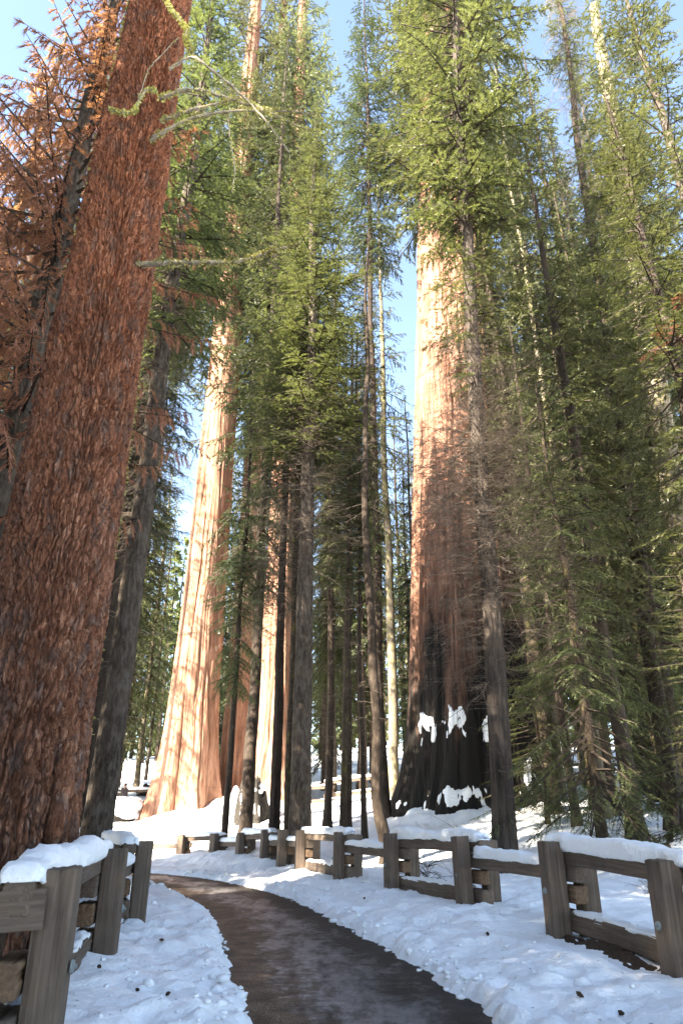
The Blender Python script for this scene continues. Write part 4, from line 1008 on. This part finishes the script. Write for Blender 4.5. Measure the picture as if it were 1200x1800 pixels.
# the bay that turns away from the near left post, out of the view
pa = Vector((-2.16, 5.86, 1.20)); pb = Vector((-5.2, 5.0, 1.02))
base = LF.location
place("rail", timber_mesh(0.26, 0.27, (pb - pa).length, 777, M_wood), LF, base, pa + Vector((-0.05, 0.02, -0.14)), pb - pa, (0, 0, 1))
place("post", timber_mesh(PW, PW, 1.9, 778, M_wood), LF, base, (-5.1, 4.7, -0.75), (0, 0, 1), (0, 1, 0))

# far fences
def far_fence(label, pts, types, seed):
    J = [(x, y, gz(x, y) + 1.35) for x, y in pts]
    order = ['first', 'second', 'third', 'fourth']
    where = label.split('fence ')[1]
    return fence(label, J, types, seed, 0, True, 0.26, ['snow on the %s bay from the sequoia of the far fence %s' % (order[i], where) for i in range(len(pts) - 1)], 0.13, False)
far_fence("distant rail fence at left beyond the snowed boulder", [(-12.2, 57.5), (-16.9, 57), (-20.5, 56.5), (-25, 57)], [1, 2, 1], 11)
far_fence("distant rail fence seen between the thin trunks in the middle", [(5.0, 51.5), (2.9, 50.6), (-0.8, 50.2), (-3.2, 49.8)], [2, 1, 2], 12)
far_fence("distant rail fence at right behind the young firs", [(31, 46), (26.5, 48), (22.5, 49.5), (18.6, 50.5), (14.5, 51.5)], [1, 2, 1, 1], 13)

# charred stump with snow before the slimmer sequoia
def stump(name, label, cat, x, y, r, h, seed, snow=True):
    root = thing(name, label, cat, (x, y, gz(x, y) - 0.3))
    def rf(T, Z):
        return r * (1 - 0.45 * np.clip(Z / h, 0, 1)) * (1 + 0.5 * fbm2(np.sin(T) * 2 + seed, np.cos(T) * 2 + Z * 0.4, seed, 4)) + 0.35 * r * np.exp(-np.maximum(Z, 0) / (0.35 * h)) * (0.6 + 0.8 * np.cos(T * 5 + seed) ** 2) * 0.8
    nth, nz = 60, 40
    th = np.arange(nth) * 2 * math.pi / nth; top = h * (0.75 + 0.6 * fbm2(np.sin(th) * 2.5, np.cos(th) * 2.5 + seed, seed + 2, 3))
    sz = np.linspace(0, 1, nz); T, SZ = np.meshgrid(th, sz); Z = SZ * top[None, :]
    R = rf(T, Z)
    R = np.concatenate([R, R[-1:] * 0.75, R[-1:] * 0.35]); Z = np.concatenate([Z, Z[-1:] * 0.96, Z[-1:] * 0.7]); T = np.concatenate([T, T[:1], T[:1]])
    mb = MB(); mb.quads(np.stack([R * np.sin(T), R * np.cos(T), Z], -1), grid_faces(nth, nz + 2, True))
    link("stump_wood", mb.mesh("stump_wood", M_char), root)
    return root, rf, h
ST, st_r, st_h = stump("burnt_stump", "black burnt stump with clinging snow before the slimmer sunlit sequoia", "stump", -5.45, 45.5, 0.95, 2.9, 5)
snow_on_trunk(ST, st_r, (0, 0), "snow blotches on the front of the black burnt stump", 2.5, 4.4, 0.3, 1.9, 401, 0.08, -0.02, 50)
tag(snow_lump("snow_heap", (-5.4, 45.5, gz(-5.45, 45.5) + 1.75), (0.75, 0.7, 0.32), 12, amp=0.3), "snow heap sitting on top of the black burnt stump", "snow")
# snowed-in boulder at the far left
bx, by = -14.3, 49.0
bo = snow_lump("boulder", (bx - 0.25, by, gz(bx, by) + 0.35), (0.95, 0.85, 0.95), 8, M_char, 24, 0.2); tag(bo, "dark boulder under a snow hood left of the sunlit sequoia", "boulder")
tag(snow_lump("snow_hood", (bx + 0.05, by - 0.05, gz(bx, by) + 0.85), (1.15, 1.0, 0.72), 9, amp=0.22, n=28), "snow hood draped over the dark boulder at far left", "snow")
tag(snow_lump("bark_heap", (-17.2, 66, gz(-17.2, 66) + 0.3), (1.0, 0.7, 0.5), 14, M_branch, 26, 0.5, freq=3.5), "brown heap of broken bark on the far left snow slope", "debris heap")
# short crooked snag on the slope at right
sn = thing("leaning_snag", "short dark leaning snag on the right snow slope", "dead wood", (10.9, 25.5, gz(10.9, 25.5)))
mb = MB(); v, f = tube_arrays([(-0.15, 0, -0.3), (0, 0, 0.1), (0.12, 0, 0.35), (0.42, 0.03, 0.75), (0.55, 0, 1.25), (0.62, 0, 1.6)], [0.20, 0.17, 0.15, 0.13, 0.09, 0.03], 10)
v += np.random.default_rng(3).normal(0, 0.012, v.shape); mb.quads(v, f); link("stem", mb.mesh("stem", M_firdark), sn)
# bare shrubs poking through the snow behind the right fence
for (x, y, sc, lab) in [(2.3, 20.6, 1.0, "bare twiggy shrub behind the second full fence bay"), (4.6, 27, 1.3, "bare twiggy shrub at the charred sequoia's snowy foot"), (6.5, 16.5, 0.5, "tiny bare shrub sprig on the snow behind the nearest bay"), (9.6, 24.0, 1.4, "bare twiggy shrub between the young firs on the slope")]:
    sh = thing("bare_shrub", lab, "shrub", (x, y, gz(x, y) - 0.05))
    o = link("twigs", dead_branch_mesh("shrub_twigs", int(x * 10 + y), 0.0, 0.35, 26, 0.7, 1.5, 0.55, 0.010, 6, M_branch, el=0.65, curl=0.5), sh); o.scale = (sc, sc, sc)

# two walkers far off on the left
def person(label, x, y, zfoot, jacket, hairc, yaw):
    root = thing("person", label, "person", (x, y, zfoot)); root.rotation_euler = (0, 0, yaw)
    skin = flat_mat("skin", (0.45, 0.27, 0.2), 0.6, 0.1); jk = flat_mat("jacket", jacket, 0.8, 0.15); tr = flat_mat("trousers", (0.03, 0.03, 0.04), 0.9, 0.2); hr = flat_mat("hair", hairc, 0.7, 0.2)
    me = bpy.data.meshes.new("body")
    V = [(0, 0, 0.95), (0, 0, 1.2), (0, 0, 1.42), (0, 0, 1.52), (0, -0.02, 1.62), (0, -0.02, 1.72),
         (0.09, 0, 0.88), (0.10, -0.05, 0.48), (0.10, 0.04, 0.08), (0.10, -0.10, 0.04), (-0.09, 0, 0.88), (-0.10, 0.06, 0.48), (-0.10, 0.12, 0.08), (-0.10, -0.02, 0.04),
         (0.19, 0, 1.40), (0.25, 0.02, 1.12), (0.24, -0.10, 0.88), (0.24, -0.13, 0.80), (-0.19, 0, 1.40), (-0.25, 0.0, 1.12), (-0.24, -0.08, 0.88), (-0.24, -0.10, 0.80)]
    Eg = [(0, 1), (1, 2), (2, 3), (3, 4), (4, 5), (0, 6), (6, 7), (7, 8), (8, 9), (0, 10), (10, 11), (11, 12), (12, 13), (2, 14), (14, 15), (15, 16), (16, 17), (2, 18), (18, 19), (19, 20), (20, 21)]
    Rr = [.14, .15, .13, .055, .085, .085, .085, .06, .045, .04, .085, .06, .045, .04, .065, .048, .036, .03, .065, .048, .036, .03]
    me.from_pydata(V, Eg, []); o = link("body", me, root)
    sk = o.modifiers.new("skin", 'SKIN')
    for d, r_ in zip(me.skin_vertices[0].data, Rr): d.radius = (r_, r_)
    me.skin_vertices[0].data[0].use_root = True
    o.modifiers.new("sub", 'SUBSURF').render_levels = 1
    dg = bpy.context.evaluated_depsgraph_get(); m2 = bpy.data.meshes.new_from_object(o.evaluated_get(dg)); o.modifiers.clear(); o.data = m2
    m2.materials.clear(); m2.materials.append(skin); m2.materials.append(tr)
    for pl_ in m2.polygons:
        pl_.use_smooth = True
        if pl_.center.z < 0.86 and abs(pl_.center.x) < 0.19: pl_.material_index = 1
    mb = MB(); v, f = tube_arrays([(0, 0, 0.80), (0, 0, 0.95), (0, 0, 1.2), (0, 0, 1.38), (0, 0, 1.49)], [0.19, 0.185, 0.19, 0.17, 0.075], 14); v[:, 0] *= 1.15; mb.quads(v, f)
    for sx in (-1, 1):
        v, f = tube_arrays([(sx * 0.12, 0, 1.42), (sx * 0.20, 0, 1.38), (sx * 0.255, 0.01, 1.12), (sx * 0.245, -0.09, 0.88)], [0.06, 0.085, 0.065, 0.052], 10); mb.quads(v, f)
    link("jacket", mb.mesh("jacket", jk), root)
    h = snow_lump("hair", (0, 0.015, 1.71), (0.105, 0.11, 0.10), 5, hr, 14, 0.03, root)
    fc = MB()
    for sx in (-1, 1):
        v, f = tube_arrays([(sx * 0.03, -0.098, 1.665), (sx * 0.03, -0.108, 1.665)], [0.012, 0.006], 6); fc.quads(v, f)
    v, f = tube_arrays([(0, -0.09, 1.66), (0, -0.125, 1.625), (0, -0.10, 1.615)], [0.010, 0.016, 0.008], 6); fc.quads(v, f)
    v, f = tube_arrays([(-0.025, -0.095, 1.585), (0, -0.102, 1.583), (0.025, -0.095, 1.585)], [0.004, 0.008, 0.004], 6); fc.quads(v, f)
    link("face", fc.mesh("face", skin), root)
person("person in a black jacket walking far off beside the grey fir trunk", -16.6, 53.5, gz(-16.6, 53.5) - 0.02, (0.015, 0.015, 0.018), (0.30, 0.16, 0.09), 2.6)
person("person with black hair in a dark grey jacket, right of the black jacket walker", -15.85, 54.0, gz(-15.85, 54) - 0.02, (0.06, 0.055, 0.06), (0.012, 0.010, 0.010), -1.9)

# bare earth under the nearest bay's bottom rail
def earth_strip():
    a = np.array([3.42, 9.25]); b = np.array([3.05, 11.9]); d = b - a; n = np.array([0.99, 0.14])
    U, W = np.meshgrid(np.linspace(0, 1, 60), np.linspace(-0.05, 0.42, 16))
    X = a[0] + d[0] * U + n[0] * W; Y = a[1] + d[1] * U + n[1] * W
    e = np.minimum(np.minimum(U, 1 - U) * 6, np.minimum((W + 0.05), (0.42 - W)) * 6)
    Z = ground_height(X, Y) - 0.03 + 0.05 * np.clip(e, 0, 1) + 0.05 * fbm2(X * 9, Y * 9, 3, 3)
    mb = MB(); mb.quads(np.stack([X, Y, Z], -1), grid_faces(60, 16)); o = link("bare_earth", mb.mesh("bare_earth", M_litter)); o['kind'] = 'structure'
earth_strip()

# needles and bark crumbs scattered on the snow
def scatter():
    r = np.random.default_rng(9); n = 2400
    x = r.uniform(-4.8, 5.5, n); y = 4.5 + 22 * r.uniform(0, 1, n) ** 1.5
    x = x - np.maximum(y - 14, 0) * 0.28
    d = path_dist(x, y); k = (d > 0.02) & (d < 4.5) & ((noise2(x * 0.9, y * 0.9, 71) > -0.1) | (r.uniform(0, 1, n) < 0.25))
    x, y = x[k], y[k]; n = len(x); z = ground_height(x, y) + 0.006
    a = r.uniform(0, math.pi, n); l = r.uniform(0.008, 0.035, n) * (1 + 2.5 * (r.uniform(0, 1, n) > 0.96)); w = r.uniform(0.0018, 0.005, n)
    dx = np.stack([np.cos(a), np.sin(a), r.normal(0, 0.25, n)], 1) * l[:, None]; dy = np.stack([-np.sin(a), np.cos(a), r.normal(0, 0.3, n)], 1) * w[:, None]
    c = np.stack([x, y, z], 1); up = np.array([0, 0, 1.0]) * (w * 0.8)[:, None]
    v = np.stack([c - dx, c - dy, c + dx, c + dy, c + up], 1)
    i = np.arange(n)[:, None] * 5
    t = np.concatenate([i + np.array([[0, 1, 4]]), i + np.array([[1, 2, 4]]), i + np.array([[2, 3, 4]]), i + np.array([[3, 0, 4]])])
    mb = MB(); mb.tris(v, t); o = link("fallen_needles", mb.mesh("fallen_needles", M_litter, False)); o['kind'] = 'stuff'
    tag(o, "brown needles and bark crumbs scattered over the snow", "forest litter")
scatter()
spots = [((857, 1645), "dark cone on the right snowbank below the single rail"), ((1019, 1756), "dark cone low on the right snowbank"), ((1092, 1787), "dark tilted cone on the right snowbank nearest the picture's foot"),
         ((640, 1581), "dark cone on the bank below the cedar's fence bay"), ((295, 1750), "dark bark clod by the path's left edge"), ((174, 1705), "small bark clod right of the pine's foot"),
         ((284, 1655), "small cone on the left snowbank beside the third post"), ((242, 1742), "bark flake on the left snowbank near the nearest post")]
for i, ((u, v), lab) in enumerate(spots):
    p = None
    o_ = Vector((0, 0, EYE)); q = at(u, v, 10.0); d = (q - o_) / 10.0
    y = 5.0
    for _ in range(4000):
        pt = o_ + d * y
        if pt.z <= gz(pt.x, pt.y) + 0.01 or y > 40: break
        y += 0.06
    sz = (0.022, 0.036, 0.018) if i < 4 else (0.028, 0.020, 0.014)
    cn = snow_lump("pine_cone" if 'cone' in lab else "bark_clod", (pt.x, pt.y, gz(pt.x, pt.y) + 0.018), sz, 31 + i, M_litter, 14, 0.35, freq=3.0)
    cn.rotation_euler = (0.4, 0.2, i * 1.1); tag(cn, lab, "cone" if 'cone' in lab else "bark")

def clods():
    r = np.random.default_rng(12); t = (1 + 5 ** .5) / 2
    ico = np.array([(-1, t, 0), (1, t, 0), (-1, -t, 0), (1, -t, 0), (0, -1, t), (0, 1, t), (0, -1, -t), (0, 1, -t), (t, 0, -1), (t, 0, 1), (-t, 0, -1), (-t, 0, 1)], float); ico /= np.linalg.norm(ico[0])
    fc = np.array([(0, 11, 5), (0, 5, 1), (0, 1, 7), (0, 7, 10), (0, 10, 11), (1, 5, 9), (5, 11, 4), (11, 10, 2), (10, 7, 6), (7, 1, 8), (3, 9, 4), (3, 4, 2), (3, 2, 6), (3, 6, 8), (3, 8, 9), (4, 9, 5), (2, 4, 11), (6, 2, 10), (8, 6, 7), (9, 8, 1)])
    n = 9000; y = 4.5 + 24 * r.uniform(0, 1, n) ** 1.4; x = r.uniform(-5, 4, n) - np.maximum(y - 14, 0) * 0.28
    d = path_dist(x, y); k = (np.abs(d - 0.12) < 0.22) | ((d > 0) & (d < 1.6) & (r.uniform(0, 1, n) < 0.10)); k &= (noise2(x * 1.1, y * 1.1, 88) > -0.12)
    x, y, d = x[k][:1500], y[k][:1500], d[k][:1500]; n = len(x); z = np.maximum(ground_height(x, y), 0.0)
    sz = r.uniform(0.012, 0.034, n) * (1 + 1.3 * (r.uniform(0, 1, n) > 0.93))
    v = ico[None] * sz[:, None, None] * r.uniform(0.65, 1.35, (n, 12, 1)) * np.stack([r.uniform(0.8, 1.4, n), r.uniform(0.8, 1.4, n), r.uniform(0.5, 0.9, n)], 1)[:, None, :]
    v = v + np.stack([x, y, z + sz * 0.25], 1)[:, None, :]
    mb = MB(); mb.tris(v, fc[None] + (np.arange(n) * 12)[:, None, None]); o = link("snow_clods", mb.mesh("snow_clods", M_snow)); o['kind'] = 'stuff'
    tag(o, "loose crumbs of snow along the ploughed edges of the path", "snow")
clods()
